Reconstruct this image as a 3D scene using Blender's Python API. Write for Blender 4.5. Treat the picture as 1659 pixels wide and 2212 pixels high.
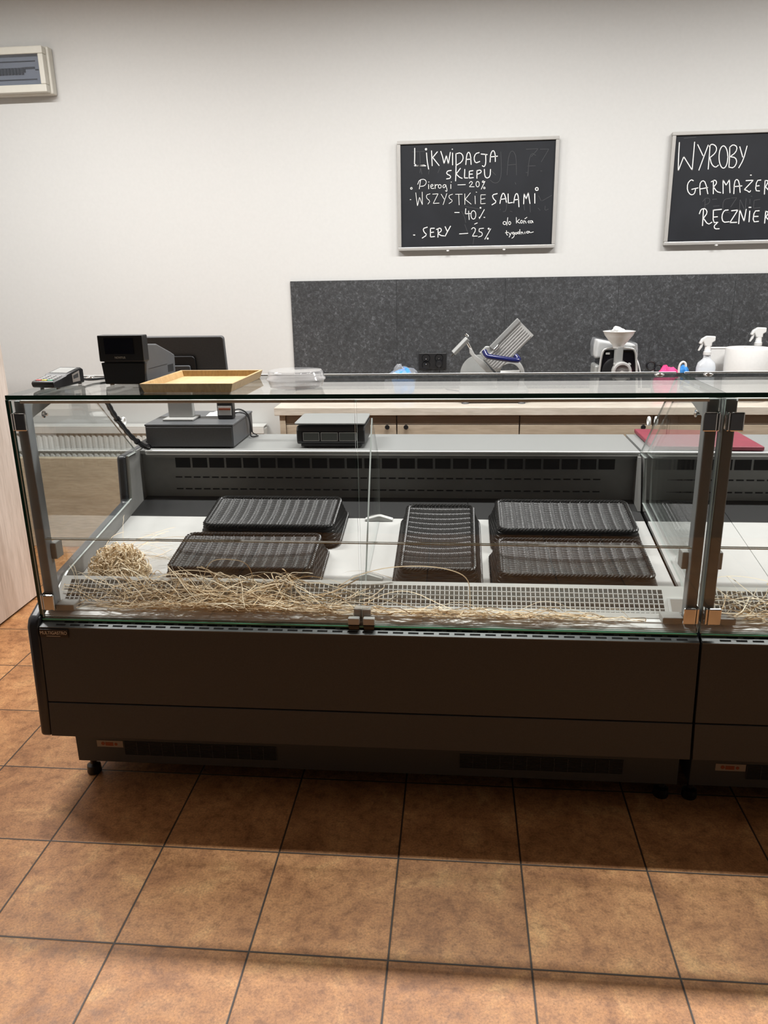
import bpy, math, random
import numpy as np
from mathutils import Vector, Matrix

for _o in list(bpy.data.objects):
    bpy.data.objects.remove(_o, do_unlink=True)
SC = bpy.context.scene
COL = SC.collection

# ------------------------------------------------------------------ camera
CAM_YAW, CAM_PITCH, CAM_ROLL = -0.0963520, 0.3025820, 0.0188323
CAM_POS = Vector((1.14826, -1.76850, 1.55219))
F_PX, W_PX = 1694.965, 1659.0
cy, sy, cp, sp = math.cos(CAM_YAW), math.sin(CAM_YAW), math.cos(CAM_PITCH), math.sin(CAM_PITCH)
fwd = Vector((sy * cp, cy * cp, -sp)); rgt = Vector((cy, -sy, 0.0)); dwn = fwd.cross(rgt)
cr, sr = math.cos(CAM_ROLL), math.sin(CAM_ROLL)
r2, d2 = rgt * cr + dwn * sr, dwn * cr - rgt * sr
cam_data = bpy.data.cameras.new('camera')
cam = bpy.data.objects.new('camera', cam_data); COL.objects.link(cam)
cam.matrix_world = Matrix(((r2.x, -d2.x, -fwd.x, CAM_POS.x), (r2.y, -d2.y, -fwd.y, CAM_POS.y),
                           (r2.z, -d2.z, -fwd.z, CAM_POS.z), (0, 0, 0, 1)))
cam_data.sensor_fit = 'HORIZONTAL'; cam_data.sensor_width = 36.0
cam_data.lens = F_PX / W_PX * 36.0
cam_data.clip_start = 0.05; cam_data.clip_end = 60
SC.camera = cam

# ------------------------------------------------------------------ world, lamps, exposure
SC.view_settings.view_transform = 'Standard'
SC.view_settings.look = 'None'
SC.view_settings.exposure = 1.25
SC.view_settings.gamma = 1.0
SC.view_settings.use_curve_mapping = False
SC.cycles.max_bounces = 12
SC.cycles.transparent_max_bounces = 32
SC.cycles.caustics_reflective = False
SC.cycles.caustics_refractive = False
SC.cycles.sample_clamp_indirect = 4.0
SC.cycles.use_denoising = True
world = bpy.data.worlds.new('world'); SC.world = world; world.use_nodes = True
world.node_tree.nodes['Background'].inputs[0].default_value = (0.5, 0.5, 0.5, 1)
world.node_tree.nodes['Background'].inputs[1].default_value = 0.02

LAMP_Z, LAMP_Y = 2.98, 1.12
LAMP_W = 30.5
LAMP_COLOR = (1.0, 0.985, 0.965)
def ceiling_tube(x, length=1.2):
    ld = bpy.data.lights.new('ceiling_tube_light', 'AREA')
    ld.shape = 'RECTANGLE'; ld.size = length; ld.size_y = 0.07
    ld.energy = LAMP_W; ld.spread = math.radians(172); ld.color = LAMP_COLOR
    lo = bpy.data.objects.new('ceiling_tube_light', ld); COL.objects.link(lo)
    lo.location = (x, LAMP_Y, LAMP_Z)
    lo.visible_camera = True
for _x in (-0.9, 1.1, 3.1):
    ceiling_tube(_x)

# ------------------------------------------------------------------ materials
def new_mat(name):
    m = bpy.data.materials.new(name); m.use_nodes = True
    nt = m.node_tree; b = nt.nodes['Principled BSDF']
    return m, nt, b
def pmat(name, col, rough=0.5, metal=0.0, noise=0.0, nscale=40.0, bump=0.0, spec=0.5, stretch=None, coat=0.0):
    """plain procedural material: colour with a fine noise variation and optional bump"""
    m, nt, b = new_mat(name)
    b.inputs['Roughness'].default_value = rough; b.inputs['Metallic'].default_value = metal
    b.inputs['Specular IOR Level'].default_value = spec
    if coat: b.inputs['Coat Weight'].default_value = coat
    tc = nt.nodes.new('ShaderNodeTexCoord'); nz = nt.nodes.new('ShaderNodeTexNoise')
    nz.inputs['Scale'].default_value = nscale; nz.inputs['Detail'].default_value = 4
    if stretch:
        mp = nt.nodes.new('ShaderNodeMapping'); mp.inputs['Scale'].default_value = stretch
        nt.links.new(tc.outputs['Object'], mp.inputs[0]); nt.links.new(mp.outputs[0], nz.inputs['Vector'])
    else:
        nt.links.new(tc.outputs['Object'], nz.inputs['Vector'])
    rp = nt.nodes.new('ShaderNodeValToRGB')
    rp.color_ramp.elements[0].position = 0.3; rp.color_ramp.elements[1].position = 0.7
    rp.color_ramp.elements[0].color = tuple(c * (1 - noise) for c in col) + (1,)
    rp.color_ramp.elements[1].color = tuple(min(1, c * (1 + noise)) for c in col) + (1,)
    nt.links.new(nz.outputs['Fac'], rp.inputs[0]); nt.links.new(rp.outputs[0], b.inputs['Base Color'])
    if bump:
        bp = nt.nodes.new('ShaderNodeBump'); bp.inputs['Strength'].default_value = bump; bp.inputs['Distance'].default_value = 0.002
        nt.links.new(nz.outputs['Fac'], bp.inputs['Height']); nt.links.new(bp.outputs[0], b.inputs['Normal'])
    return m
def math_node(nt, op, a, b=None):
    n = nt.nodes.new('ShaderNodeMath'); n.operation = op
    for i, v in enumerate((a, b)):
        if v is None: continue
        if isinstance(v, (int, float)): n.inputs[i].default_value = v
        else: nt.links.new(v, n.inputs[i])
    return n.outputs[0]
def ramp(nt, src, stops):
    r = nt.nodes.new('ShaderNodeValToRGB'); e = r.color_ramp.elements
    while len(e) < len(stops): e.new(0.5)
    for k, (p_, c) in enumerate(stops):
        e[k].position = p_; e[k].color = tuple(c) + ((1,) if len(c) == 3 else ())
    nt.links.new(src, r.inputs[0]); return r.outputs[0]
def mix_col(nt, fac, a, b, mode='MIX'):
    n = nt.nodes.new('ShaderNodeMix'); n.data_type = 'RGBA'; n.blend_type = mode
    if isinstance(fac, (int, float)): n.inputs[0].default_value = fac
    else: nt.links.new(fac, n.inputs[0])
    for i, v in ((6, a), (7, b)):
        if isinstance(v, tuple): n.inputs[i].default_value = v + (1,)
        else: nt.links.new(v, n.inputs[i])
    return n.outputs[2]
def glass_mat(name, tint=(0.97, 0.985, 0.975), ior=1.5, rough=0.0, haze=0.0, hazecol=(0.8, 0.82, 0.8)):
    """clear pane: transparent body with true Fresnel reflection on either side"""
    m = bpy.data.materials.new(name); m.use_nodes = True; nt = m.node_tree
    for n in list(nt.nodes): nt.nodes.remove(n)
    out = nt.nodes.new('ShaderNodeOutputMaterial')
    tr = nt.nodes.new('ShaderNodeBsdfTransparent'); tr.inputs[0].default_value = tint + (1,)
    gl = nt.nodes.new('ShaderNodeBsdfGlossy'); gl.inputs['Roughness'].default_value = rough; gl.inputs['Color'].default_value = (1, 1, 1, 1)
    geo = nt.nodes.new('ShaderNodeNewGeometry'); fr = nt.nodes.new('ShaderNodeFresnel')
    i_ = math_node(nt, 'ADD', ior, math_node(nt, 'MULTIPLY', geo.outputs['Backfacing'], 1.0 / ior - ior))
    nt.links.new(i_, fr.inputs['IOR'])
    mx = nt.nodes.new('ShaderNodeMixShader'); nt.links.new(fr.outputs[0], mx.inputs[0])
    body = tr.outputs[0]
    if haze:
        df = nt.nodes.new('ShaderNodeBsdfDiffuse'); df.inputs[0].default_value = hazecol + (1,)
        mh = nt.nodes.new('ShaderNodeMixShader'); mh.inputs[0].default_value = haze
        nt.links.new(tr.outputs[0], mh.inputs[1]); nt.links.new(df.outputs[0], mh.inputs[2]); body = mh.outputs[0]
    nt.links.new(body, mx.inputs[1]); nt.links.new(gl.outputs[0], mx.inputs[2])
    nt.links.new(mx.outputs[0], out.inputs[0])
    return m

def floor_mat(S=0.333):
    m, nt, b = new_mat('terracotta_floor_tiles')
    geo = nt.nodes.new('ShaderNodeNewGeometry'); sx = nt.nodes.new('ShaderNodeSeparateXYZ')
    nt.links.new(geo.outputs['Position'], sx.inputs[0])
    u = math_node(nt, 'DIVIDE', sx.outputs[0], S); v = math_node(nt, 'DIVIDE', sx.outputs[1], S)
    def edge(q):
        f = math_node(nt, 'FRACT', q)
        return math_node(nt, 'MINIMUM', f, math_node(nt, 'SUBTRACT', 1.0, f))
    d = math_node(nt, 'MINIMUM', edge(u), edge(v))
    grout = ramp(nt, d, [(0.0, (1, 1, 1)), (0.0055, (1, 1, 1)), (0.0095, (0, 0, 0))])
    cmb = nt.nodes.new('ShaderNodeCombineXYZ')
    nt.links.new(math_node(nt, 'FLOOR', u), cmb.inputs[0]); nt.links.new(math_node(nt, 'FLOOR', v), cmb.inputs[1])
    wn = nt.nodes.new('ShaderNodeTexWhiteNoise'); wn.noise_dimensions = '2D'; nt.links.new(cmb.outputs[0], wn.inputs['Vector'])
    add = nt.nodes.new('ShaderNodeVectorMath'); add.operation = 'MULTIPLY_ADD'
    nt.links.new(cmb.outputs[0], add.inputs[0]); add.inputs[1].default_value = (7.3, 3.1, 0); nt.links.new(geo.outputs['Position'], add.inputs[2])
    def noise(scale, detail, rough=0.6, dist=0.0):
        n = nt.nodes.new('ShaderNodeTexNoise'); n.inputs['Scale'].default_value = scale; n.inputs['Detail'].default_value = detail
        n.inputs['Roughness'].default_value = rough; n.inputs['Distortion'].default_value = dist
        nt.links.new(add.outputs[0], n.inputs['Vector']); return n.outputs['Fac']
    big = noise(6.5, 5, 0.62, 0.6); mid = noise(34, 5, 0.7); fine = noise(170, 4, 0.75)
    c1 = ramp(nt, big, [(0.28, (0.30, 0.130, 0.052)), (0.43, (0.47, 0.222, 0.092)), (0.57, (0.57, 0.285, 0.122)), (0.72, (0.70, 0.405, 0.180))])
    c2 = ramp(nt, mid, [(0.33, (0.52, 0.47, 0.42)), (0.5, (1, 1, 1)), (0.68, (1.18, 1.20, 1.16))])
    c3 = ramp(nt, fine, [(0.30, (0.50, 0.45, 0.40)), (0.5, (1, 1, 1)), (0.68, (1.32, 1.34, 1.30))])
    col = mix_col(nt, 0.75, c1, c2, 'MULTIPLY'); col = mix_col(nt, 0.75, col, c3, 'MULTIPLY')
    tone = ramp(nt, wn.outputs['Value'], [(0.0, (0.93, 0.92, 0.91)), (1.0, (1.06, 1.05, 1.04))])
    col = mix_col(nt, 1.0, col, tone, 'MULTIPLY')
    col = mix_col(nt, grout, col, (0.032, 0.022, 0.016))
    nt.links.new(col, b.inputs['Base Color']); b.inputs['Specular IOR Level'].default_value = 0.5
    rg = ramp(nt, mid, [(0.3, (0.40,) * 3), (0.7, (0.54,) * 3)]); nt.links.new(rg, b.inputs['Roughness'])
    h = math_node(nt, 'SUBTRACT', math_node(nt, 'MULTIPLY', fine, 0.25), grout)
    bp = nt.nodes.new('ShaderNodeBump'); bp.inputs['Distance'].default_value = 0.0012; bp.inputs['Strength'].default_value = 0.6
    nt.links.new(h, bp.inputs['Height']); nt.links.new(bp.outputs[0], b.inputs['Normal'])
    return m
def slate_mat():
    m, nt, b = new_mat('slate_look_laminate')
    tc = nt.nodes.new('ShaderNodeTexCoord')
    def noise(s, d, r, dist=0.0):
        n = nt.nodes.new('ShaderNodeTexNoise'); n.inputs['Scale'].default_value = s; n.inputs['Detail'].default_value = d
        n.inputs['Roughness'].default_value = r; n.inputs['Distortion'].default_value = dist
        nt.links.new(tc.outputs['Object'], n.inputs['Vector']); return n.outputs['Fac']
    a = noise(3.2, 3, 0.6); f = noise(62, 7, 0.74, 0.7); g = noise(190, 3, 0.6, 0.6)
    base = ramp(nt, a, [(0.3, (0.029, 0.0305, 0.033)), (0.7, (0.043, 0.045, 0.048))])
    s1 = ramp(nt, f, [(0.36, (0.55,) * 3), (0.50, (0.95,) * 3), (0.58, (1.5,) * 3), (0.66, (3.2,) * 3)])
    s2 = ramp(nt, g, [(0.4, (0.85,) * 3), (0.6, (1.12,) * 3)])
    c = mix_col(nt, 1.0, base, s1, 'MULTIPLY'); c = mix_col(nt, 1.0, c, s2, 'MULTIPLY')
    nt.links.new(c, b.inputs['Base Color']); b.inputs['Roughness'].default_value = 0.55
    return m
def wood_mat(name, light, dark, scale=(1.0, 14.0, 14.0), rough=0.5, contrast=0.2, knots=0.0):
    m, nt, b = new_mat(name)
    tc = nt.nodes.new('ShaderNodeTexCoord'); mp = nt.nodes.new('ShaderNodeMapping'); mp.inputs['Scale'].default_value = scale
    nt.links.new(tc.outputs['Object'], mp.inputs[0])
    n1 = nt.nodes.new('ShaderNodeTexNoise'); n1.inputs['Scale'].default_value = 2.4; n1.inputs['Detail'].default_value = 6
    n1.inputs['Roughness'].default_value = 0.62; n1.inputs['Distortion'].default_value = 0.5
    n2 = nt.nodes.new('ShaderNodeTexNoise'); n2.inputs['Scale'].default_value = 14; n2.inputs['Detail'].default_value = 4
    nt.links.new(mp.outputs[0], n1.inputs['Vector']); nt.links.new(mp.outputs[0], n2.inputs['Vector'])
    c = ramp(nt, n1.outputs['Fac'], [(0.5 - contrast, dark), (0.5 + contrast, light)])
    f = ramp(nt, n2.outputs['Fac'], [(0.35, (0.82, 0.81, 0.79)), (0.6, (1.04, 1.04, 1.04))])
    c = mix_col(nt, 0.7, c, f, 'MULTIPLY')
    nt.links.new(c, b.inputs['Base Color']); b.inputs['Roughness'].default_value = rough
    return m
def steel_mat(name, col=(0.62, 0.62, 0.60), rough=0.34, stretch=(2, 90, 90), metal=1.0):
    m = pmat(name, col, rough, metal, 0.06, 12, 0.0, 0.5, stretch)
    return m
def wicker_mat():
    m, nt, b = new_mat('black_poly_wicker')
    tc = nt.nodes.new('ShaderNodeTexCoord'); n = nt.nodes.new('ShaderNodeTexNoise'); n.inputs['Scale'].default_value = 60
    nt.links.new(tc.outputs['Object'], n.inputs['Vector'])
    nt.links.new(ramp(nt, n.outputs['Fac'], [(0.3, (0.007, 0.0068, 0.0066)), (0.7, (0.014, 0.0135, 0.013))]), b.inputs['Base Color'])
    b.inputs['Roughness'].default_value = 0.32; b.inputs['Specular IOR Level'].default_value = 0.4
    return m
def straw_mat():
    m, nt, b = new_mat('dry_raffia_straw')
    geo = nt.nodes.new('ShaderNodeNewGeometry')
    c = ramp(nt, geo.outputs['Random Per Island'], [(0.0, (0.62, 0.44, 0.25)), (0.45, (0.84, 0.67, 0.45)), (1.0, (0.93, 0.83, 0.65))])
    nt.links.new(c, b.inputs['Base Color']); b.inputs['Roughness'].default_value = 0.55
    return m

M = {}
M['floor'] = floor_mat()
M['wall'] = pmat('white_wall_paint', (0.535, 0.535, 0.522), 0.75, noise=0.015, nscale=60, bump=0.05)
M['ceiling'] = pmat('white_ceiling_paint', (0.60, 0.60, 0.59), 0.8, noise=0.01)
M['far_wall'] = pmat('dim_grey_wall_paint', (0.030, 0.030, 0.032), 0.7, noise=0.02)
M['slate'] = slate_mat()
M['anthracite'] = pmat('anthracite_powder_coat', (0.047, 0.047, 0.048), 0.5, noise=0.10, nscale=260)
M['plinth'] = pmat('dark_grey_plinth_paint', (0.044, 0.054, 0.066), 0.5, noise=0.08, nscale=200)
M['side_plastic'] = pmat('dark_blue_grey_abs_plastic', (0.030, 0.032, 0.038), 0.28, noise=0.05)
M['black'] = pmat('black_plastic', (0.009, 0.009, 0.010), 0.38, noise=0.05)
M['black_gloss'] = pmat('glossy_black_plastic', (0.005, 0.005, 0.007), 0.12)
M['grille_white'] = pmat('white_coated_grille', (0.66, 0.66, 0.64), 0.35, noise=0.02)  # deck's white lightened, making up for less light on the tilted grille
M['rear_strip'] = pmat('dark_grey_deck_strip', (0.016, 0.016, 0.016), 0.45, noise=0.04)
M['strip_grey'] = pmat('blue_grey_coated_steel', (0.10, 0.112, 0.115), 0.35, noise=0.04)
M['hole'] = pmat('black_opening', (0.004, 0.004, 0.004), 0.9)
M['grey_plastic'] = pmat('mid_grey_plastic', (0.30, 0.30, 0.29), 0.45, noise=0.04)
M['light_grey'] = pmat('light_grey_plastic', (0.55, 0.55, 0.53), 0.45, noise=0.03)
M['charcoal'] = pmat('charcoal_textured_paint', (0.060, 0.061, 0.063), 0.5, noise=0.12, nscale=300, bump=0.1)
M['charcoal_side'] = pmat('charcoal_case_plastic', (0.075, 0.078, 0.083), 0.42, noise=0.05)
M['case_grey'] = pmat('grey_coated_steel', (0.20, 0.198, 0.188), 0.42, noise=0.05)
M['white_coat'] = pmat('white_coated_steel', (0.46, 0.46, 0.445), 0.33, noise=0.03, nscale=18)
M['white_plastic'] = pmat('white_plastic', (0.62, 0.62, 0.61), 0.35, noise=0.01)
M['cream_plastic'] = pmat('aged_cream_plastic', (0.56, 0.545, 0.485), 0.4, noise=0.02)
M['steel'] = steel_mat('brushed_stainless_steel', (0.27, 0.275, 0.27), 0.45, (2, 90, 90), 0.3)
M['alu'] = steel_mat('anodised_aluminium', (0.50, 0.51, 0.50), 0.4, (60, 60, 1), 0.1)
M['alu_bright'] = steel_mat('bright_aluminium_strip', (0.84, 0.85, 0.84), 0.35, (2, 90, 90), 0.0)
M['post_grey'] = pmat('grey_post_paint', (0.27, 0.285, 0.30), 0.4, 0.0, noise=0.04)
M['post_dark'] = pmat('dark_grey_post_paint', (0.20, 0.208, 0.21), 0.4, 0.0, noise=0.04)
M['chrome'] = pmat('polished_chrome', (0.75, 0.75, 0.75), 0.08, 1.0)
M['glass'] = glass_mat('clear_float_glass', (0.985, 0.992, 0.988))
M['glass_top'] = glass_mat('clear_float_glass_top', (0.97, 0.985, 0.975), 2.1)
M['glass_edge'] = pmat('green_glass_edge', (0.004, 0.040, 0.028), 0.12, coat=0.5)
M['glass_edge_light'] = pmat('pale_polished_glass_edge', (0.42, 0.46, 0.44), 0.2)
M['glass_seam'] = pmat('grey_polished_glass_edge', (0.46, 0.56, 0.51), 0.15)
M['clear_plastic'] = glass_mat('clear_plastic_lid', (0.95, 0.95, 0.95), 1.5, 0.05, 0.10, (0.9, 0.9, 0.92))
M['film'] = glass_mat('clear_plastic_film', (0.94, 0.95, 0.96), 1.45, 0.12, 0.16, (0.9, 0.92, 0.95))
M['wicker'] = wicker_mat()
M['straw'] = straw_mat()
M['oak'] = wood_mat('pale_oak_laminate', (0.50, 0.415, 0.32), (0.36, 0.29, 0.215), (1, 9, 9), 0.5)
M['oak_grey'] = wood_mat('washed_oak_board', (0.58, 0.515, 0.395), (0.45, 0.39, 0.285), (1.3, 8, 8), 0.55)
M['oak_dark'] = wood_mat('brown_oak_drawer_front', (0.36, 0.29, 0.225), (0.235, 0.185, 0.14), (1, 10, 10), 0.5)
M['worktop_wood'] = wood_mat('whitewashed_butcher_block', (0.66, 0.60, 0.53), (0.50, 0.44, 0.37), (1.2, 12, 12), 0.4)
M['pink_wood'] = wood_mat('pinkish_pale_wood_panel', (0.72, 0.655, 0.60), (0.58, 0.515, 0.46), (9, 9, 0.8), 0.5)
M['bamboo'] = wood_mat('bamboo_tray_wood', (0.56, 0.39, 0.195), (0.46, 0.30, 0.135), (14, 14, 1.2), 0.4)
M['bamboo_base'] = wood_mat('bamboo_tray_base', (0.60, 0.44, 0.24), (0.51, 0.36, 0.185), (16, 1.2, 16), 0.4)
M['board'] = pmat('blackboard_paint', (0.012, 0.0135, 0.017), 0.6, spec=0.25, noise=0.18, nscale=6)
M['lit_edge_green'] = pmat('pale_green_lit_edge', (0.13, 0.46, 0.28), 0.2)
M['inner_grey'] = pmat('pale_grey_mounting_plate', (0.42, 0.43, 0.44), 0.5)
M['chalk'] = pmat('white_chalk_marker', (0.86, 0.85, 0.82), 0.8, noise=0.05)
M['chalk_faint'] = pmat('wiped_chalk_residue', (0.050, 0.052, 0.056), 0.8, noise=0.1)
M['frame'] = pmat('silver_frame', (0.43, 0.42, 0.40), 0.35, 0.3, noise=0.03)
M['radiator'] = pmat('white_radiator_enamel', (0.60, 0.605, 0.585), 0.35, noise=0.01)
M['red_board'] = pmat('maroon_cutting_board_plastic', (0.20, 0.030, 0.048), 0.5, noise=0.10, nscale=30)
M['blue'] = pmat('dark_blue_handle_plastic', (0.008, 0.011, 0.075), 0.2)
M['cast_alu'] = pmat('cast_aluminium', (0.60, 0.60, 0.585), 0.28, 0.5, noise=0.04)
M['slicer_grey'] = pmat('satin_grey_metal', (0.42, 0.43, 0.42), 0.45, 0.5, noise=0.04)
M['pink'] = pmat('pink_cloth', (0.85, 0.07, 0.25), 0.8)
M['sky_blue'] = pmat('bright_blue_cloth', (0.05, 0.28, 0.70), 0.7)
M['bottle'] = glass_mat('milky_bottle_plastic', (0.85, 0.88, 0.92), 1.45, 0.2, 0.55, (0.80, 0.82, 0.84))
M['blue_liquid'] = pmat('pale_blue_cleaning_liquid', (0.55, 0.66, 0.78), 0.3)
M['paper'] = pmat('white_paper', (0.60, 0.595, 0.58), 0.8, noise=0.02, nscale=80)
M['sticker'] = pmat('pale_sticker_paper', (0.34, 0.31, 0.28), 0.6)
M['sticker_red'] = pmat('red_orange_print', (0.30, 0.075, 0.03), 0.6)
M['gold'] = pmat('pale_gold_lettering', (0.72, 0.66, 0.56), 0.4)
M['brown_plate'] = pmat('dark_brown_name_plate', (0.018, 0.010, 0.008), 0.4)
M['lcd'] = pmat('grey_lcd_window', (0.09, 0.10, 0.095), 0.2)
M['screen_blue'] = pmat('switched_off_display_glass', (0.008, 0.010, 0.020), 0.10)
M['key_grey'] = pmat('grey_keypad_keys', (0.28, 0.28, 0.275), 0.5)
M['key_red'] = pmat('red_key', (0.6, 0.05, 0.04), 0.5)
M['key_yellow'] = pmat('yellow_key', (0.75, 0.55, 0.03), 0.5)
M['key_green'] = pmat('green_key', (0.10, 0.36, 0.22), 0.5)
M['hinge'] = pmat('mirror_hinge_cover', (0.62, 0.62, 0.61), 0.09, 1.0)
M['fuse_window'] = glass_mat('smoked_fuse_box_window', (0.80, 0.82, 0.86), 1.5, 0.02, 0.06, (0.35, 0.37, 0.40))

# ------------------------------------------------------------------ mesh helpers
class MB:
    def __init__(s): s.v = []; s.f = []; s.m = []
    def add(s, vs, fs, mi=0):
        o = len(s.v); s.v += [tuple(v) for v in vs]
        s.f += [tuple(i + o for i in f) for f in fs]
        s.m += [mi] * len(fs) if isinstance(mi, int) else list(mi)
        return s
    def box(s, x0, x1, y0, y1, z0, z1, mi=0):
        vs = [(x0, y0, z0), (x1, y0, z0), (x1, y1, z0), (x0, y1, z0), (x0, y0, z1), (x1, y0, z1), (x1, y1, z1), (x0, y1, z1)]
        return s.add(vs, [(0, 3, 2, 1), (4, 5, 6, 7), (0, 1, 5, 4), (1, 2, 6, 5), (2, 3, 7, 6), (3, 0, 4, 7)], mi)
    def prism(s, poly, axis, a0, a1, mi=0, mi_side=None):
        """poly in the two other axes (in x,y,z order), extruded along axis; caps mi, sides mi_side"""
        n = len(poly); mi_side = mi if mi_side is None else mi_side
        def pt(q, a):
            if axis == 'x': return (a, q[0], q[1])
            if axis == 'y': return (q[0], a, q[1])
            return (q[0], q[1], a)
        area = sum(poly[i][0] * poly[(i + 1) % n][1] - poly[(i + 1) % n][0] * poly[i][1] for i in range(n))
        if (area < 0) != (axis == 'y'): poly = poly[::-1]
        vs = [pt(q, a0) for q in poly] + [pt(q, a1) for q in poly]
        fs = [tuple(range(n))[::-1], tuple(range(n, 2 * n))] + [(i, (i + 1) % n, n + (i + 1) % n, n + i) for i in range(n)]
        return s.add(vs, fs, [mi, mi] + [mi_side] * n)
    def tube(s, pts, r, seg=8, caps=True, mi=0):
        pts = [Vector(p) for p in pts]; n = len(pts); rs = r if isinstance(r, (list, tuple)) else [r] * n
        vs = []; prev = None
        for i, p in enumerate(pts):
            t = (pts[min(i + 1, n - 1)] - pts[max(i - 1, 0)]).normalized()
            if prev is None:
                a = Vector((0, 0, 1)) if abs(t.z) < 0.9 else Vector((1, 0, 0))
                u = t.cross(a).normalized()
            else:
                u = (prev - t * prev.dot(t)).normalized()
            prev = u; w = t.cross(u)
            for k in range(seg):
                an = 2 * math.pi * k / seg
                vs.append(p + (u * math.cos(an) + w * math.sin(an)) * rs[i])
        fs = [(i * seg + k, i * seg + (k + 1) % seg, (i + 1) * seg + (k + 1) % seg, (i + 1) * seg + k) for i in range(n - 1) for k in range(seg)]
        if caps: fs += [tuple(range(seg))[::-1], tuple(range((n - 1) * seg, n * seg))]
        return s.add(vs, fs, mi)
    def cyl(s, p0, p1, r, seg=24, mi=0): return s.tube([p0, p1], r, seg, True, mi)
    def lathe(s, prof, c=(0, 0, 0), seg=32, axis='z', mi=0, sx=1.0, sy=1.0):
        n = len(prof); vs = []
        for r, h in prof:
            for k in range(seg):
                a = 2 * math.pi * k / seg; q = (r * math.cos(a) * sx, r * math.sin(a) * sy)
                if axis == 'z': vs.append((c[0] + q[0], c[1] + q[1], c[2] + h))
                elif axis == 'y': vs.append((c[0] + q[0], c[1] + h, c[2] + q[1]))
                else: vs.append((c[0] + h, c[1] + q[0], c[2] + q[1]))
        fs = [(i * seg + k, i * seg + (k + 1) % seg, (i + 1) * seg + (k + 1) % seg, (i + 1) * seg + k) for i in range(n - 1) for k in range(seg)]
        if prof[0][0] > 1e-6: fs.append(tuple(range(seg))[::-1])
        if prof[-1][0] > 1e-6: fs.append(tuple(range((n - 1) * seg, n * seg)))
        return s.add(vs, fs, mi)
    def torus(s, c, R, r, axis='x', seg=28, sub=8, mi=0):
        vs = []
        for i in range(seg):
            a = 2 * math.pi * i / seg
            for k in range(sub):
                b = 2 * math.pi * k / sub; q = R + r * math.cos(b); h = r * math.sin(b); u, w = q * math.cos(a), q * math.sin(a)
                vs.append({'x': (c[0] + h, c[1] + u, c[2] + w), 'y': (c[0] + u, c[1] + h, c[2] + w), 'z': (c[0] + u, c[1] + w, c[2] + h)}[axis])
        fs = [(i * sub + k, ((i + 1) % seg) * sub + k, ((i + 1) % seg) * sub + (k + 1) % sub, i * sub + (k + 1) % sub) for i in range(seg) for k in range(sub)]
        return s.add(vs, fs, mi)
    def xform(s, mat):
        s.v = [tuple(mat @ Vector(v)) for v in s.v]; return s
    def build(s, name, mats, parent=None, bevel=0.0, smooth=False, seg=2):
        me = bpy.data.meshes.new(name); me.from_pydata(s.v, [], s.f); me.validate()
        o = bpy.data.objects.new(name, me); COL.objects.link(o)
        if not isinstance(mats, (list, tuple)): mats = [mats]
        for m_ in mats: me.materials.append(m_)
        for p_, mi in zip(me.polygons, s.m): p_.material_index = mi
        import bmesh
        bm = bmesh.new(); bm.from_mesh(me); bmesh.ops.recalc_face_normals(bm, faces=bm.faces); bm.to_mesh(me); bm.free()
        if smooth:
            for p_ in me.polygons: p_.use_smooth = True
            try: me.set_sharp_from_angle(angle=math.radians(40))
            except Exception: pass
        if bevel:
            b = o.modifiers.new('bevel', 'BEVEL'); b.width = bevel; b.segments = seg; b.limit_method = 'ANGLE'; b.angle_limit = math.radians(35)
        if parent is not None:
            o.parent = parent
        return o
def thing(name, label, cat, group=None, loc=(0, 0, 0), rotz=0.0):
    o = bpy.data.objects.new(name, None); COL.objects.link(o); o.empty_display_size = 0.05
    o.location = loc; o.rotation_euler = (0, 0, rotz)
    return tag(o, label, cat, group)
def tag(o, label, cat, group=None):
    o['label'] = label; o['category'] = cat
    if group: o['group'] = group
    return o
def rnd_rect(w, h, r, n=4):
    pts = []
    for cx, cy_, a0 in ((w / 2 - r, h / 2 - r, 0), (-w / 2 + r, h / 2 - r, 90), (-w / 2 + r, -h / 2 + r, 180), (w / 2 - r, -h / 2 + r, 270)):
        for k in range(n + 1):
            a = math.radians(a0 + 90 * k / n); pts.append((cx + r * math.cos(a), cy_ + r * math.sin(a)))
    return pts
def smooth_path(pts, n=1):
    pts = [Vector(p) for p in pts]
    for _ in range(n):
        q = [pts[0]]
        for a, b in zip(pts[:-1], pts[1:]): q += [a * 0.75 + b * 0.25, a * 0.25 + b * 0.75]
        q.append(pts[-1]); pts = q
    return pts
def text_mesh(name, txt, size, mat, parent, loc, rot, extrude=0.0004, sx=1.0):
    cu = bpy.data.curves.new(name, 'FONT'); cu.body = txt; cu.size = size; cu.extrude = extrude; cu.align_x = 'CENTER'; cu.align_y = 'CENTER'
    tmp = bpy.data.objects.new(name + '_tmp', cu); COL.objects.link(tmp)
    dg = bpy.context.evaluated_depsgraph_get(); dg.update()
    me = bpy.data.meshes.new_from_object(tmp.evaluated_get(dg)); bpy.data.objects.remove(tmp, do_unlink=True)
    o = bpy.data.objects.new(name, me); COL.objects.link(o); me.materials.clear(); me.materials.append(mat)
    o.parent = parent; o.location = loc; o.rotation_euler = rot; o.scale = (sx, 1, 1)
    return o

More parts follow.
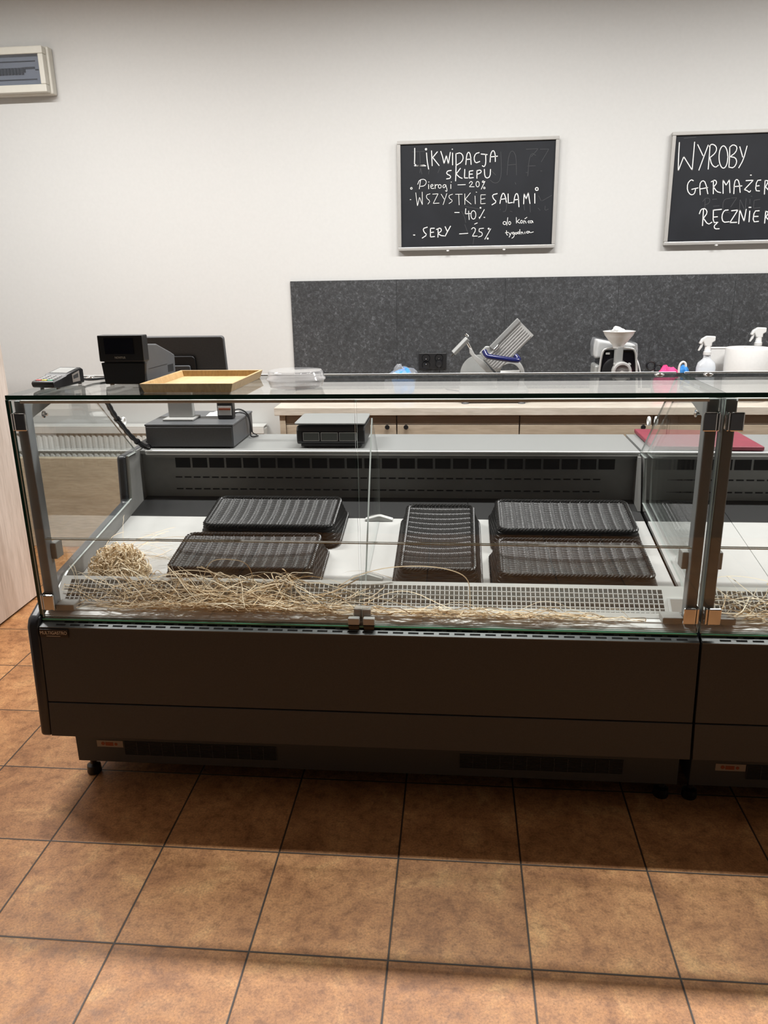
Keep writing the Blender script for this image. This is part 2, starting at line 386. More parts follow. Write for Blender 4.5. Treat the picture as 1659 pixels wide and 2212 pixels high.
# ------------------------------------------------------------------ setting
def struct(name, mb, mat, **k):
    o = mb.build(name, mat, **k); o['kind'] = 'structure'; return o
RX0, RX1, RY0, RY1, RZ = -2.3, 4.6, -2.25, 2.62, 3.05
struct('floor', MB().box(RX0, RX1, RY0, RY1, -0.1, 0.0), M['floor'])
struct('ceiling', MB().box(RX0, RX1, RY0, RY1, RZ, RZ + 0.1), M['ceiling'])
struct('wall_back', MB().box(RX0, RX1, RY1, RY1 + 0.1, 0, RZ), M['wall'])
struct('wall_left', MB().box(RX0 - 0.1, RX0, RY0, RY1, 0, RZ), M['wall'])
struct('wall_right', MB().box(RX1, RX1 + 0.1, RY0, RY1, 0, RZ), M['wall'])
struct('wall_front', MB().box(RX0, RX1, RY0 - 0.1, RY0, 0, RZ), M['far_wall'])
CHALK_SALE = [[5.2,False,[[177,994,177,917,173,825,276,832],[173,830,289,826],[297,947,303,875,318,794],[300,981,299,978,296,975,292,974,288,975,286,978,285,981,286,985,289,987,292,988,296,987,299,984,300,981],[348,965,352,892,355,824],[408,954,360,902],[360,902,394,862,426,824],[442,957,463,899,476,839],[476,839,499,917],[499,917,520,837],[520,837,539,945],[562,939,563,826],[556,973,562,973],[596,932,599,818,595,674],[596,929,643,940,673,901,659,853,599,821],[697,825,704,916,724,947,744,915,751,825],[698,873,750,876],[831,934,794,926,777,880,796,836,838,851],[850,920,912,913],[896,915,900,833,885,798,864,810],[942,842,945,919,970,955,992,922,995,845],[941,890,1016,895],[550,775,510,771,500,744,545,724,540,700,502,696],[643,792,600,740],[600,740,635,707,662,697],[687,781,685,700],[685,700,719,699],[771,767,734,763],[734,763,733,697],[733,697,777,701],[735,734,766,735],[811,768,812,693],[811,766,849,772,857,747,813,730],[886,776,891,710,914,690,945,706,948,774]]],[3.4,False,[[235,691,222,607],[206,652,223,694,276,701,299,671,276,635,233,632],[318,649,319,605],[317,671,323,671],[337,627,368,633,355,652,336,634,346,607,375,610],[384,647,387,606],[387,630,398,645,414,642],[448,626,446,617,440,611,433,609,425,611,420,618,418,627,420,636,425,642,433,644,440,642,446,635,448,626],[493,640,472,643,463,621,477,609,493,630],[494,640,507,600,507,573,491,585],[546,643,547,602],[548,665,554,665],[617,636,696,637],[734,648,751,669,772,652,736,615],[736,615,786,614],[837,637,835,624,829,615,821,611,812,615,806,625,803,638,805,652,811,661,820,664,828,661,835,651,837,637],[894,663,858,589],[884,659,883,655,880,652,876,651,871,652,868,655,867,659,868,663,871,666,875,667,880,666,883,663,884,659],[898,600,897,596,894,593,889,592,885,593,882,596,881,600,882,604,885,607,889,608,893,606,897,603,898,600],[150,615,148,611,145,607,140,606,135,608,132,611,130,616,132,620,135,623,140,624,145,623,148,620,150,615]]],[2.9,False,[[125,507,136,507],[185,573,194,504,202,441],[202,441,224,528],[224,528,254,452],[254,452,252,577],[334,558,295,549,297,516,335,488,310,459],[359,554,416,556],[416,556,366,464],[366,464,427,466],[448,552,478,504],[506,557,468,450],[565,549,526,537,531,510,570,484,529,459],[594,547,665,546],[628,547,634,443],[690,549,692,447],[748,557,695,496],[695,496,757,448],[796,526,800,449],[805,562,813,561],[903,535,854,535],[854,535,855,449],[855,449,903,451],[854,493,898,499]]],[5.2,False,[[1022,542,972,532,981,496,1019,463,970,436],[1051,447,1064,521,1083,551,1103,520,1117,457],[1055,485,1115,494],[1132,537,1137,448],[1137,448,1179,454],[1192,449,1201,518,1221,545,1238,507,1246,410],[1197,477,1241,483],[1293,437,1294,535],[1294,535,1317,484],[1317,484,1336,544],[1336,544,1357,439],[1402,533,1406,441],[1435,576,1434,569,1429,564,1421,562,1414,564,1409,570,1406,577,1408,583,1413,588,1420,590,1428,588,1433,583,1435,576]]],[4.0,False,[[588,371,636,370],[702,406,699,355],[699,355,750,358],[732,383,739,298],[807,343,804,322,795,306,782,301,770,307,760,323,756,344,759,365,768,380,781,385,794,379,804,364,807,343],[893,392,844,306],[859,410,859,408,857,406,854,406,851,406,849,408,849,411,849,413,851,415,854,416,856,415,858,413,859,410],[839,318,849,318],[889,317,901,316],[795,253,824,265]]],[5.2,False,[[158,160,174,159],[305,234,259,222,269,186,302,158,250,127],[378,222,337,222],[337,222,337,136],[337,136,381,140],[339,180,371,184],[417,216,415,133],[399,209,442,226,455,193,417,173],[417,173,442,149,480,144],[490,235,514,186],[546,239,490,141]]],[4.0,False,[[639,161,727,164],[764,204,785,224,812,199,774,135],[774,135,826,136],[889,211,844,207],[844,207,842,180],[842,180,877,168,875,135,837,126],[963,204,904,102],[948,205,948,202,945,199,942,199,939,200,936,202,936,205,936,208,939,210,942,211,945,210,947,208,948,205],[941,108,940,105,938,103,935,102,931,103,929,106,928,109,929,112,931,114,934,115,938,114,940,111,941,108]]],[3.4,False,[[1120,256,1118,249,1113,243,1105,242,1097,244,1091,249,1088,257,1090,264,1096,270,1104,272,1112,269,1118,264,1120,256],[1135,309,1128,234],[1168,255,1166,248,1162,242,1157,240,1151,242,1146,248,1145,256,1146,263,1150,269,1156,271,1162,268,1166,263,1168,255],[1223,309,1226,252],[1255,290,1230,269],[1230,269,1261,251],[1288,266,1287,259,1283,253,1278,252,1272,254,1268,259,1267,266,1268,273,1272,278,1277,280,1282,278,1286,273,1288,266],[1300,277,1301,247],[1300,267,1314,275,1325,250],[1310,293,1331,307],[1355,274,1339,264,1356,250],[1386,262,1385,257,1381,253,1375,252,1369,253,1365,257,1363,263,1364,268,1368,272,1374,274,1380,272,1384,268,1386,262],[1388,273,1396,253],[1126,183,1128,142,1141,138],[1114,161,1146,165],[1152,160,1165,141],[1178,164,1155,117],[1206,156,1205,151,1201,148,1197,147,1192,148,1188,151,1187,156,1188,160,1191,164,1196,165,1201,164,1204,160,1206,156],[1207,163,1206,120,1183,106],[1235,153,1233,148,1230,145,1225,144,1220,145,1217,149,1215,153,1217,158,1220,161,1225,162,1230,161,1233,157,1235,153],[1259,157,1258,153,1254,150,1250,149,1245,150,1241,153,1240,158,1241,162,1244,166,1249,167,1254,165,1257,162,1259,157],[1263,190,1261,145],[1275,167,1277,144],[1277,159,1291,167,1298,146],[1315,166,1316,148],[1357,161,1356,157,1351,154,1345,153,1338,154,1334,157,1332,162,1333,166,1338,170,1344,171,1350,169,1355,166,1357,161],[1359,171,1368,155,1402,164]]],[2.9,True,[[1048,935,1060,717,1035,648,983,643,949,672],[1117,716,1121,851,1141,932,1172,941,1203,887,1212,713],[1119,808,1209,815],[1300,951,1420,952],[1420,952,1354,881],[1439,947,1526,946],[1526,946,1456,830],[1325,700,1332,855,1358,916,1398,891],[1321,795,1399,795],[1306,735,1321,734],[1452,745,1467,745],[229,954,232,847],[228,760,236,818,249,749],[318,747,329,806],[413,755,434,803],[1057,393,1052,385],[1124,471,1116,371,1084,367],[1158,370,1179,365],[1291,466,1305,377],[1354,465,1364,356],[1441,512,1469,462],[1480,462,1576,513],[1441,394,1463,371],[1513,412,1510,367,1546,381],[702,426,846,398],[660,382,693,321,704,271],[694,251,727,169],[792,127,782,55],[150,961,276,962],[959,759,1002,719],[1200,645,1207,626]]]]
CHALK_DELI = [[5.2,False,[[71,968,75,836,83,707],[83,707,125,837],[125,837,218,712],[218,712,217,967],[249,943,310,840],[350,936,283,709],[368,930,371,815,372,716],[361,923,381,945,419,931,437,898,424,859,378,821],[378,821,400,759,440,728,467,750],[550,822,550,770,539,732,518,718,495,733,475,772,464,824,464,876,476,914,496,927,519,913,539,874,550,822],[558,912,566,821,570,726],[558,911,589,935,630,911,621,861,571,824],[571,824,623,815,643,771,617,720,567,729],[653,912,692,817],[722,916,701,793,665,720]]],[5.2,False,[[239,613,216,625,184,588,189,522,226,479,261,489,268,532],[231,533,291,545],[319,480,302,578,327,615,359,595,392,487],[312,534,385,545],[433,611,445,486],[413,598,449,617,471,587,441,549],[441,549,477,505,516,495],[540,487,526,612],[526,612,561,563],[561,563,587,613],[587,613,606,491],[644,481,638,594,657,618,683,592,704,492],[636,547,714,553],[748,600,817,602],[817,602,741,517],[741,517,772,507,794,489,803,506],[784,650,794,649],[890,602,851,599,848,505,890,501],[849,547,881,550],[931,598,940,470],[928,597,966,594,943,536],[943,536,999,485]]],[5.6,False,[[364,345,370,187],[328,301,340,344,383,351,407,309,372,257],[372,257,424,195,459,218],[459,332,541,338],[462,332,471,213,518,215],[469,266,509,269],[509,206,483,183,494,153,538,154],[607,330,567,328,548,273,569,213,628,219],[639,322,701,328],[701,328,636,211],[636,211,703,211],[723,197,719,330],[719,330,773,219],[773,219,781,333],[817,316,822,213],[805,350,825,350],[909,316,861,315,859,211,914,216],[862,263,905,263],[972,311,975,197],[969,311,1004,299,981,255],[981,255,1028,210]]],[3.3,True,[[369,448,376,357],[350,415,372,448,418,444,416,400,376,383],[484,436,442,434],[516,373,458,368],[613,439,562,434,547,391,557,322,628,301],[625,442,677,444],[677,444,628,358],[717,312,710,431],[710,431,768,323],[768,435,772,342],[807,428,809,385],[904,423,847,415],[847,415,850,340],[850,340,914,345],[812,454,823,454],[112,1004,226,1012]]]]
# ------------------------------------------------------------------ glass display counters
def pane(name, axis, poly, a0, a1, parent, edge='glass_edge_light', body='glass'):
    return MB().prism(poly, axis, a0, a1, 0, 1).build(name, [M[body], M[edge]], parent)
def deck_z(y): return 0.600 + 0.159 * (y - 0.37)

def make_counter(x0, x1, label, left_end, deck_seams, seam_x, vents, name_plate):
    t = thing('display_counter', label, 'display counter', 'glass deli counters')
    # lower carcass
    pl = MB().box(x0 + 0.028, x1 - 0.002, 0.275, 1.28, 0.075, 0.50).build('plinth', M['plinth'], t, bevel=0.002)
    for a, b in vents:
        g = MB().box(x0 + a, x0 + b, 0.2735, 0.2748, 0.105, 0.152).build('vent_grille', M['hole'], pl)
        s = MB()
        for k in range(10): s.box(x0 + a, x0 + b, 0.2722, 0.2738, 0.1047 + k * 0.0051, 0.1062 + k * 0.0051)
        n = int((b - a) / 0.04)
        for k in range(n + 1): s.box(x0 + a + (b - a) * k / n - 0.0007, x0 + a + (b - a) * k / n + 0.0007, 0.2721, 0.2737, 0.105, 0.152)
        s.build('vent_slats', M['plinth'], pl)
    st = MB().box(x0 + 0.097, x0 + 0.182, 0.2735, 0.2746, 0.130, 0.153).build('rating_sticker', M['sticker'], pl)
    MB().box(x0 + 0.125, x0 + 0.150, 0.2728, 0.2738, 0.135, 0.147).lathe([(0, 0), (0.006, 0), (0.006, 0.0008), (0, 0.0008)], (x0 + 0.117, 0.2728, 0.142), 12, 'y').lathe([(0, 0), (0.005, 0), (0.005, 0.0008), (0, 0.0008)], (x0 + 0.159, 0.2728, 0.141), 12, 'y').build('sticker_print', M['sticker_red'], pl)
    for fx in (x0 + 0.048, x1 - 0.032):
        for fy in (0.325, 1.20):
            MB().lathe([(0, 0), (0.021, 0), (0.023, 0.006), (0.021, 0.028), (0.010, 0.034), (0.008, 0.076), (0, 0.076)], (fx, fy, 0), 20).build('levelling_foot', M['black'], t, smooth=True)
    MB().prism([(0.192, 0.218), (0.2035, 0.3255), (0.222, 0.3255), (0.258, 0.224), (0.258, 0.218)], 'x', x0 + 0.002, x1 - 0.001).build('lower_front_panel', M['anthracite'], t, bevel=0.0015)
    MB().prism([(0.2045, 0.3285), (0.219, 0.566), (0.236, 0.566), (0.222, 0.3285)], 'x', x0 + 0.002, x1 - 0.001).build('front_panel', M['anthracite'], t, bevel=0.0015)
    MB().box(x0 + 0.01, x1 - 0.005, 0.226, 0.276, 0.222, 0.565).build('panel_backing', M['hole'], t)
    # slotted strip
    ss = MB().prism([(0.2185, 0.5665), (0.250, 0.5785), (0.250, 0.574), (0.219, 0.562)], 'x', x0 + 0.003, x1 - 0.001).build('slotted_strip', M['strip_grey'], t)
    for row, (ta, tb) in enumerate(((0.22, 0.40), (0.56, 0.74))):
        x = x0 + 0.05 + row * 0.021; sl = MB()
        while x < x1 - 0.06:
            p = lambda q, xx: (xx, 0.2185 + 0.0315 * q, 0.5665 + 0.012 * q + 0.0006)
            sl.add([p(ta, x), p(ta, x + 0.029), p(tb, x + 0.029), p(tb, x)], [(0, 1, 2, 3)]); x += 0.043
        sl.build('slot_row', M['hole'], ss)
    # bottom aluminium rail and green strip for the lit glass edge
    br = MB().prism([(0.2505, 0.577), (0.2505, 0.587), (0.2535, 0.5885), (0.2535, 0.591), (0.268, 0.5975), (0.270, 0.602), (0.293, 0.602), (0.293, 0.577)], 'x', x0 + 0.004, x1 - 0.004).build('bottom_rail', M['alu_bright'], t, bevel=0.0008)
    MB().box(x0 + 0.004, x1 - 0.004, 0.2390, 0.2432, 0.5790, 0.5828).build('lit_glass_edge', M['lit_edge_green'], br)  # bright green stands for lamp light passing through the pane's bottom edge
    # posts with hinges, arms and clamps
    for sgn, px in ((1, x0 + 0.007), (-1, x1 - 0.004)):
        X = lambda a: px + sgn * a
        bx = lambda mb, a, b, *r: mb.box(min(X(a), X(b)), max(X(a), X(b)), *r)
        po = bx(MB(), 0, 0.030, 0.262, 0.300, 0.602, 1.222).build('corner_post', M['post_dark' if sgn < 0 or not left_end else 'post_grey'], t, bevel=0.004)
        for hz in (1.143, 0.611):
            hb = MB(); bx(hb, 0.0005, 0.0075, 0.2365, 0.262, hz, hz + 0.049); bx(hb, 0.0085, 0.042, 0.2345, 0.2430, hz, hz + 0.049)
            hb.build('glass_hinge', M['hinge'], po, bevel=0.0035)
        bx(MB(), 0.026, 0.046, 0.285, 0.325, 0.753, 0.803).build('shelf_clamp', M['grey_plastic'], po, bevel=0.003)
        MB().prism([(0.280, 1.223), (0.280, 1.168), (0.300, 1.168), (0.500, 1.208), (0.500, 1.2195)], 'x', min(X(0.002), X(0.028)), max(X(0.002), X(0.028))).build('support_arm', M['grey_plastic'], po, bevel=0.002)
        MB().lathe([(0, 0), (0.010, 0.001), (0.010, 0.004), (0.004, 0.006), (0.004, 0.014)], (X(0.034), 0.345, 1.170), 16, 'x').build('arm_bolt', M['chrome'], po, smooth=True)
        bx(MB(), 0.034, 0.090, 0.256, 0.300, 0.6022, 0.622).build('rail_end_block', M['grey_plastic'], t, bevel=0.003)
    # front panes
    for a, b in ((x0 + 0.001, seam_x - 0.0025), (seam_x + 0.0025, x1 - 0.001)):
        a = x0 + 0.009 if (left_end and a < x0 + 0.01) else a
        pane('front_glass', 'y', [(a, 0.585), (b, 0.585), (b, 1.225), (a, 1.225)], 0.2435, 0.2495, t, 'glass_edge' if (left_end and a < x0 + 0.01) else 'glass_seam')
    if left_end:
        MB().box(x0 - 0.004, x0 + 0.0045, 0.2430, 0.2500, 0.584, 1.2275).box(x0 + 0.0048, x0 + 0.0085, 0.2430, 0.2500, 0.586, 1.2255, 1).build('polished_edge', [M['glass_edge'], M['glass_edge_light']], t)
    for s in (-1, 1):
        h = MB().box(*sorted((seam_x + s * 0.005, seam_x + s * 0.038)), 0.234, 0.252, 0.588, 0.6085).build('glass_clamp', M['light_grey'], t, bevel=0.003)
        MB().box(*sorted((seam_x + s * 0.006, seam_x + s * 0.037)), 0.2345, 0.2430, 0.573, 0.5878).build('clamp_foot', M['black_gloss'], h, bevel=0.002)
    MB().box(seam_x - 0.023, seam_x + 0.025, 0.255, 0.285, 0.602, 0.627).build('seam_block', M['grey_plastic'], t, bevel=0.002)
    pane('glass_strip', 'z', [(x0 + 0.035, 0.262), (x1 - 0.035, 0.262), (x1 - 0.035, 0.275), (x0 + 0.035, 0.275)], 0.8215, 0.8245, t, 'glass_seam')
    # top pane
    gt = MB().prism([(0.242, 1.228), (0.658, 1.2235), (0.658, 1.2355), (0.242, 1.240)], 'x', x0 - 0.002, x1 + 0.001)
    gt.m = [1, 1] + [0 if max(gt.v[i][2] for i in f) - min(gt.v[i][2] for i in f) < 0.006 else 1 for f in gt.f[2:]]
    top = gt.build('top_glass', [M['glass_top'], M['glass_edge']], t)
    MB().box(x0 + 0.032, x1 - 0.032, 0.2505, 0.262, 1.2165, 1.2245).build('top_rail', M['alu_bright'], t, bevel=0.001)
    MB().box(x0 + 0.01, x1 - 0.01, 0.6585, 0.664, 1.2215, 1.238).build('rear_rail', M['alu_bright'], top, bevel=0.001)
    for sx in (x0 + 0.065, x1 - 0.07):
        MB().lathe([(0, 0.0055), (0.010, 0.005), (0.0135, 0.002), (0.014, 0.0), (0, 0)], (sx, 0.615, 1.2360), 24).build('glass_screw_cap', M['chrome'], top, smooth=True)
    # end panes and partition
    prof = [(0.303, 0.622), (0.303, 1.222), (0.655, 1.2195), (1.025, 0.905), (0.948, 0.905), (0.932, 0.748), (0.41, 0.668)]
    for k, gx in enumerate((x0 + 0.007, x1 - 0.013)):
        g = pane('side_glass', 'x', prof, gx, gx + 0.006, t)
        MB().torus((gx + 0.003, 0.945, 1.035), 0.0125, 0.0042, 'x').build('glass_ring', M['alu_bright'], g, smooth=True)
    xm = 0.872 + (x0 + 0.065)
    pg = pane('partition_glass', 'x', [(0.455, 0.6155), (0.915, 0.6885), (0.930, 0.90), (0.740, 1.085)], xm - 0.0025, xm + 0.0025, t)
    for fy in (0.500, 0.900):
        MB().prism([(xm - 0.05, deck_z(fy) - 0.001), (xm - 0.05, deck_z(fy) + 0.006), (xm - 0.006, deck_z(fy) + 0.019), (xm + 0.006, deck_z(fy) + 0.019), (xm + 0.05, deck_z(fy) + 0.006), (xm + 0.05, deck_z(fy) - 0.001)], 'y', fy - 0.012, fy + 0.012).build('partition_foot', M['light_grey'], pg, bevel=0.0015)
    # deck, intake grille, duct
    xs = [x0 + (0.007 if left_end else 0.003)] + deck_seams + [x1 - 0.003]
    for a, b in zip(xs[:-1], xs[1:]):
        MB().prism([(0.374, deck_z(0.374)), (0.913, deck_z(0.913)), (0.913, deck_z(0.913) - 0.012), (0.374, deck_z(0.374) - 0.012)], 'x', a + 0.001, b - 0.001).build('deck_plate', M['white_coat'], t)
        MB().prism([(0.9135, deck_z(0.9135)), (1.086, deck_z(1.086)), (1.086, deck_z(1.086) - 0.012), (0.9135, deck_z(0.9135) - 0.012)], 'x', a + 0.001, b - 0.001).build('rear_deck_strip', M['rear_strip'], t)
    ga, gb = x0 + 0.045, x1 - 0.075
    P = lambda q: (0.372 - 0.082 * q, 0.667 - 0.062 * q)       # q=0 rear, 1 front
    def slab(mb, xa, xb, qa, qb, th=0.002):
        (ya, za), (yb, zb) = P(qa), P(qb)
        mb.add([(xa, ya, za), (xb, ya, za), (xb, yb, zb), (xa, yb, zb), (xa, ya, za - th), (xb, ya, za - th), (xb, yb, zb - th), (xa, yb, zb - th)],
               [(0, 1, 2, 3), (7, 6, 5, 4), (0, 4, 5, 1), (1, 5, 6, 2), (2, 6, 7, 3), (3, 7, 4, 0)])
    gr = MB()
    slab(gr, x0 + 0.014, x1 - 0.014, 0, 0.12); slab(gr, x0 + 0.014, x1 - 0.014, 0.86, 1.0)
    slab(gr, x0 + 0.014, ga, 0.12, 0.86); slab(gr, gb, x1 - 0.014, 0.12, 0.86)
    n = int((gb - ga) / 0.0136)
    for k in range(1, n):
        xx = ga + (gb - ga) * k / n; slab(gr, xx - 0.0013, xx + 0.0013, 0.12, 0.86, 0.003)
    for k in range(1, 5):
        q = 0.12 + 0.74 * k / 5; slab(gr, ga, gb, q - 0.011, q + 0.011, 0.003)
    gr.box(x0 + 0.014, x1 - 0.014, 0.3705, 0.3735, 0.585, 0.6655)
    gr.build('air_intake_grille', M['grille_white'], t)
    MB().add([(x0 + 0.014, 0.294, 0.598), (x1 - 0.014, 0.294, 0.598), (x1 - 0.014, 0.338, 0.606), (x0 + 0.014, 0.338, 0.606), (x1 - 0.014, 0.369, 0.580), (x0 + 0.014, 0.369, 0.580)],
             [(0, 1, 2, 3), (3, 2, 4, 5)], [0, 1]).build('air_duct', [M['grille_white'], M['hole']], t)  # rear face black, front white: the shade at the duct's back painted in
    if left_end:
        th = MB().prism([(0.338, 0.642), (0.294, 0.609), (0.289, 0.616), (0.333, 0.649)], 'x', 1.742, 1.790).build('thermometer', M['white_plastic'], t, bevel=0.002)
        MB().add([(1.749, 0.2945, 0.6206), (1.784, 0.2945, 0.6206), (1.784, 0.3285, 0.6461), (1.749, 0.3285, 0.6461)], [(0, 1, 2, 3)]).build('thermometer_scale', M['sticker'], th)
    # rear interior wall with openings
    bp = MB().box(x0 + 0.004, x1 - 0.004, 1.087, 1.33, 0.50, 0.884).build('rear_body', M['case_grey'], t)
    op = MB(); n = int((x1 - x0 - 0.2) / 0.0665)
    for k in range(n):
        xx = x0 + 0.135 + k * 0.0665; op.box(xx, xx + 0.0575, 1.0845, 1.0868, 0.829, 0.870)
    op.build('vent_openings', M['hole'], bp)
    for zz in (0.7885, 0.742):
        xx = x0 + 0.13; sl = MB()
        while xx < x1 - 0.13: sl.box(xx, xx + 0.026, 1.0848, 1.0868, zz, zz + 0.0045); xx += 0.036
        sl.build('vent_slot_row', M['hole'], bp)
    # stainless work shelf
    wsf = MB().box(x0 + 0.004, x1 - 0.002, 1.066, 1.375, 0.886, 0.900).build('work_shelf', M['steel'], t, bevel=0.001)
    MB().box(x0 + 0.03, x1 - 0.004, 1.056, 1.0655, 0.8945, 0.9015).box(x0 + 0.03, x1 - 0.004, 1.060, 1.0655, 0.884, 0.8905).build('shelf_front_rail', M['alu_bright'], wsf, bevel=0.001)
    MB().box(x0 + 0.03, x1 - 0.004, 1.068, 1.0868, 0.872, 0.8855).build('shelf_valance', M['case_grey'], wsf)
    for ex in ((x1 - 0.013,) if left_end else (x0 + 0.002, x1 - 0.013)):
        MB().prism([(0.985, 0.700), (1.0865, 0.716), (1.0865, 0.885), (1.04, 0.885)], 'x', ex, ex + 0.010).build('end_wall', M['case_grey'], t)
    if left_end:
        MB().prism([(0.195, 0.212), (0.214, 0.566), (0.226, 0.590), (0.30, 0.622), (0.402, 0.659), (0.928, 0.736), (0.944, 0.906), (1.375, 0.906), (1.375, 0.30), (0.80, 0.212)], 'x', x0 - 0.036, x0 + 0.001).build('side_panel', M['side_plastic'], t, bevel=0.012, seg=4, smooth=True)
        MB().prism([(0.308, 0.60), (0.402, 0.6615), (0.932, 0.738), (0.948, 0.906), (1.087, 0.906), (1.087, 0.60)], 'x', x0 + 0.0012, x0 + 0.0065).build('inner_liner', M['case_grey'], t)
    if name_plate:
        npl = MB().box(x0 + 0.004, x0 + 0.090, 0.2135, 0.2155, 0.536, 0.5615).build('name_plate', M['brown_plate'], t, bevel=0.0008)
        text_mesh('brand_lettering', 'MULTIGASTRO', 0.0145, M['gold'], npl, (x0 + 0.046, 0.2132, 0.5505), (math.pi / 2, 0, 0), 0.0003, 0.85)
        MB().box(x0 + 0.024, x0 + 0.066, 0.2130, 0.2136, 0.5400, 0.5411).build('lettering_underline', M['gold'], npl)
    return t

XJ = 1.810
make_counter(-0.065, XJ - 0.002, 'dark anthracite glass deli counter in the foreground, holding five black wicker trays and straw', True, [0.56, 1.19], 0.884, [(0.186, 0.669), (1.23, 1.711)], True)
make_counter(XJ + 0.002, 3.69, 'second glass deli counter cut off by the right edge of the photo, only straw inside', False, [2.098, 2.75], 2.76, [(0.186, 0.669), (1.23, 1.711)], False)

# ------------------------------------------------------------------ back wall and furniture
sp = thing('splashback', 'dark slate-look splashback panelling on the white wall behind the worktop', 'splashback')
xs = [0.236, 0.815, 1.395, 1.985, 2.575, 3.165, 3.75]
for a, b in zip(xs[:-1], xs[1:]):
    MB().box(a + 0.0004, b - 0.0004, 2.608, 2.6195, 0.88, 1.487).build('splashback_panel', M['slate'], sp, bevel=0.0008)

# low worktop with base cabinets
MB_ = MB().box(0.250, 3.72, 2.0, 2.606, 0.862, 0.900)
wt = tag(MB_.build('worktop', M['worktop_wood'], bevel=0.002), 'pale whitewashed wooden worktop along the back wall under the slate splashback', 'worktop')
def knob(x, z, par):
    MB().lathe([(0, -0.016), (0.010, -0.016), (0.012, -0.012), (0.007, -0.006), (0.007, 0), (0, 0)], (x, 2.0185, z), 20, 'y').build('knob', M['black'], par, smooth=True)
cab_x = [0.272, 0.853, 1.448, 2.075, 2.68, 3.28, 3.70]
cab_txt = ['oak base cabinet at the left end of the worktop, behind the scale', 'second oak base cabinet from the left, behind the glass seam of the counter',
           'oak base cabinet below the meat slicer', 'oak base cabinet below the meat grinder', 'oak base cabinet behind the maroon cutting board', 'oak base cabinet at the far right beyond the photo edge']
for k in range(5):
    a, b = cab_x[k] + 0.001, cab_x[k + 1] - 0.001
    c = thing('base_cabinet', cab_txt[k], 'cabinet', 'base cabinets under the worktop')
    MB().box(a, b, 2.037, 2.60, 0.10, 0.8615).build('carcass', M['oak'], c)
    MB().box(a + 0.02, b - 0.02, 2.08, 2.58, 0.0, 0.10).build('plinth', M['charcoal'], c)
    if k == 0: MB().box(a, a + 0.028, 2.012, 2.0365, 0.10, 0.8615).build('end_panel', M['oak'], c)
    da = a + (0.03 if k == 0 else 0.002)
    MB().box(da, b - 0.002, 2.019, 2.0365, 0.8155, 0.857).build('drawer_front', M['oak_dark'], c, bevel=0.001)
    d = MB().box(da, b - 0.002, 2.019, 2.0365, 0.11, 0.812).build('door', M['oak'], c, bevel=0.001)
    knob(b - 0.045 if k % 2 == 0 else a + 0.045, 0.803, d)

# left: tall pale wood panel, low oak board, radiator
tag(MB().box(-1.30, -0.940, -0.6, 1.720, 0.012, 2.15).box(-1.285, -0.952, -0.58, 1.705, 0.0, 0.012, 1).build('wood_cabinet', [M['pink_wood'], M['hole']], bevel=0.002),  # black base strip paints in the shadow line at the floor
    'tall pinkish pale wood cabinet side at the left edge of the photo', 'cabinet')
tag(MB().box(-1.75, 0.10, 2.430, 2.468, 0.0, 0.540).build('oak_board', M['oak_grey'], bevel=0.003),
    'low washed-oak board standing on the floor in front of the white radiator', 'board')
rd = thing('radiator', 'white ribbed panel radiator on the back wall behind the oak board', 'radiator')
prof = []; x = -1.70
while x < 0.05:
    prof += [(x, 2.535), (x + 0.007, 2.529), (x + 0.021, 2.529), (x + 0.028, 2.535)]; x += 0.0335
prof += [(0.06, 2.535)]
n = len(prof); vs = [(a, b, 0.18) for a, b in prof] + [(a, b, 0.662) for a, b in prof]
MB().add(vs, [(i, i + 1, n + i + 1, n + i) for i in range(n - 1)]).build('ribbed_face', M['radiator'], rd)
MB().box(-1.70, 0.06, 2.539, 2.605, 0.16, 0.69).build('radiator_core', M['radiator'], rd, bevel=0.006)
MB().box(-1.70, 0.06, 2.520, 2.536, 0.664, 0.700).box(-1.70, 0.06, 2.520, 2.612, 0.700, 0.706).build('top_cover', M['radiator'], rd, bevel=0.002)
MB().box(-1.70, 0.06, 2.5195, 2.5225, 0.560, 0.566).box(-1.70, 0.06, 2.5195, 2.5225, 0.572, 0.575).build('channel_line', M['radiator'], rd)

# fuse box
fb = thing('fuse_box', 'cream plastic fuse box with smoked window high on the wall at upper left', 'fuse box')
pr = lambda x0, x1, z0, z1: [(x0, z0), (x1, z0), (x1, z1), (x0, z1)]
MB().box(-1.36, -0.945, 2.570, 2.6195, 2.435, 2.655).build('housing', M['cream_plastic'], fb, bevel=0.008, seg=3)
cv = MB()
fx0, fx1, fz0, fz1 = -1.355, -0.958, 2.440, 2.650; wx0, wx1, wz0, wz1 = -1.33, -0.985, 2.476, 2.615
cv.box(fx0, fx1, 2.530, 2.570, fz0, wz0).box(fx0, fx1, 2.530, 2.570, wz1, fz1).box(fx0, wx0, 2.530, 2.570, wz0, wz1).box(wx1, fx1, 2.530, 2.570, wz0, wz1)
cv.build('cover', M['cream_plastic'], fb, bevel=0.004)
inn = MB().box(wx0, wx1, 2.560, 2.5695, wz0, wz1).build('inner_plate', M['inner_grey'], fb)
s_ = MB().box(wx0, wx1 - 0.03, 2.557, 2.560, 2.585, 2.590).box(wx0, wx1 - 0.03, 2.557, 2.560, 2.502, 2.507)
for k in range(14): s_.box(wx0 + 0.008 + k * 0.0175, wx0 + 0.020 + k * 0.0175, 2.552, 2.560, 2.528, 2.558)
s_.box(-1.072, -1.020, 2.556, 2.560, 2.552, 2.561).box(-1.088, -1.072, 2.556, 2.560, 2.537, 2.560).box(-1.018, -1.002, 2.556, 2.560, 2.545, 2.550)
s_.build('breaker', M['charcoal'], inn)
MB().box(wx0, wx1, 2.536, 2.538, wz0, wz1).build('window', M['fuse_window'], fb)

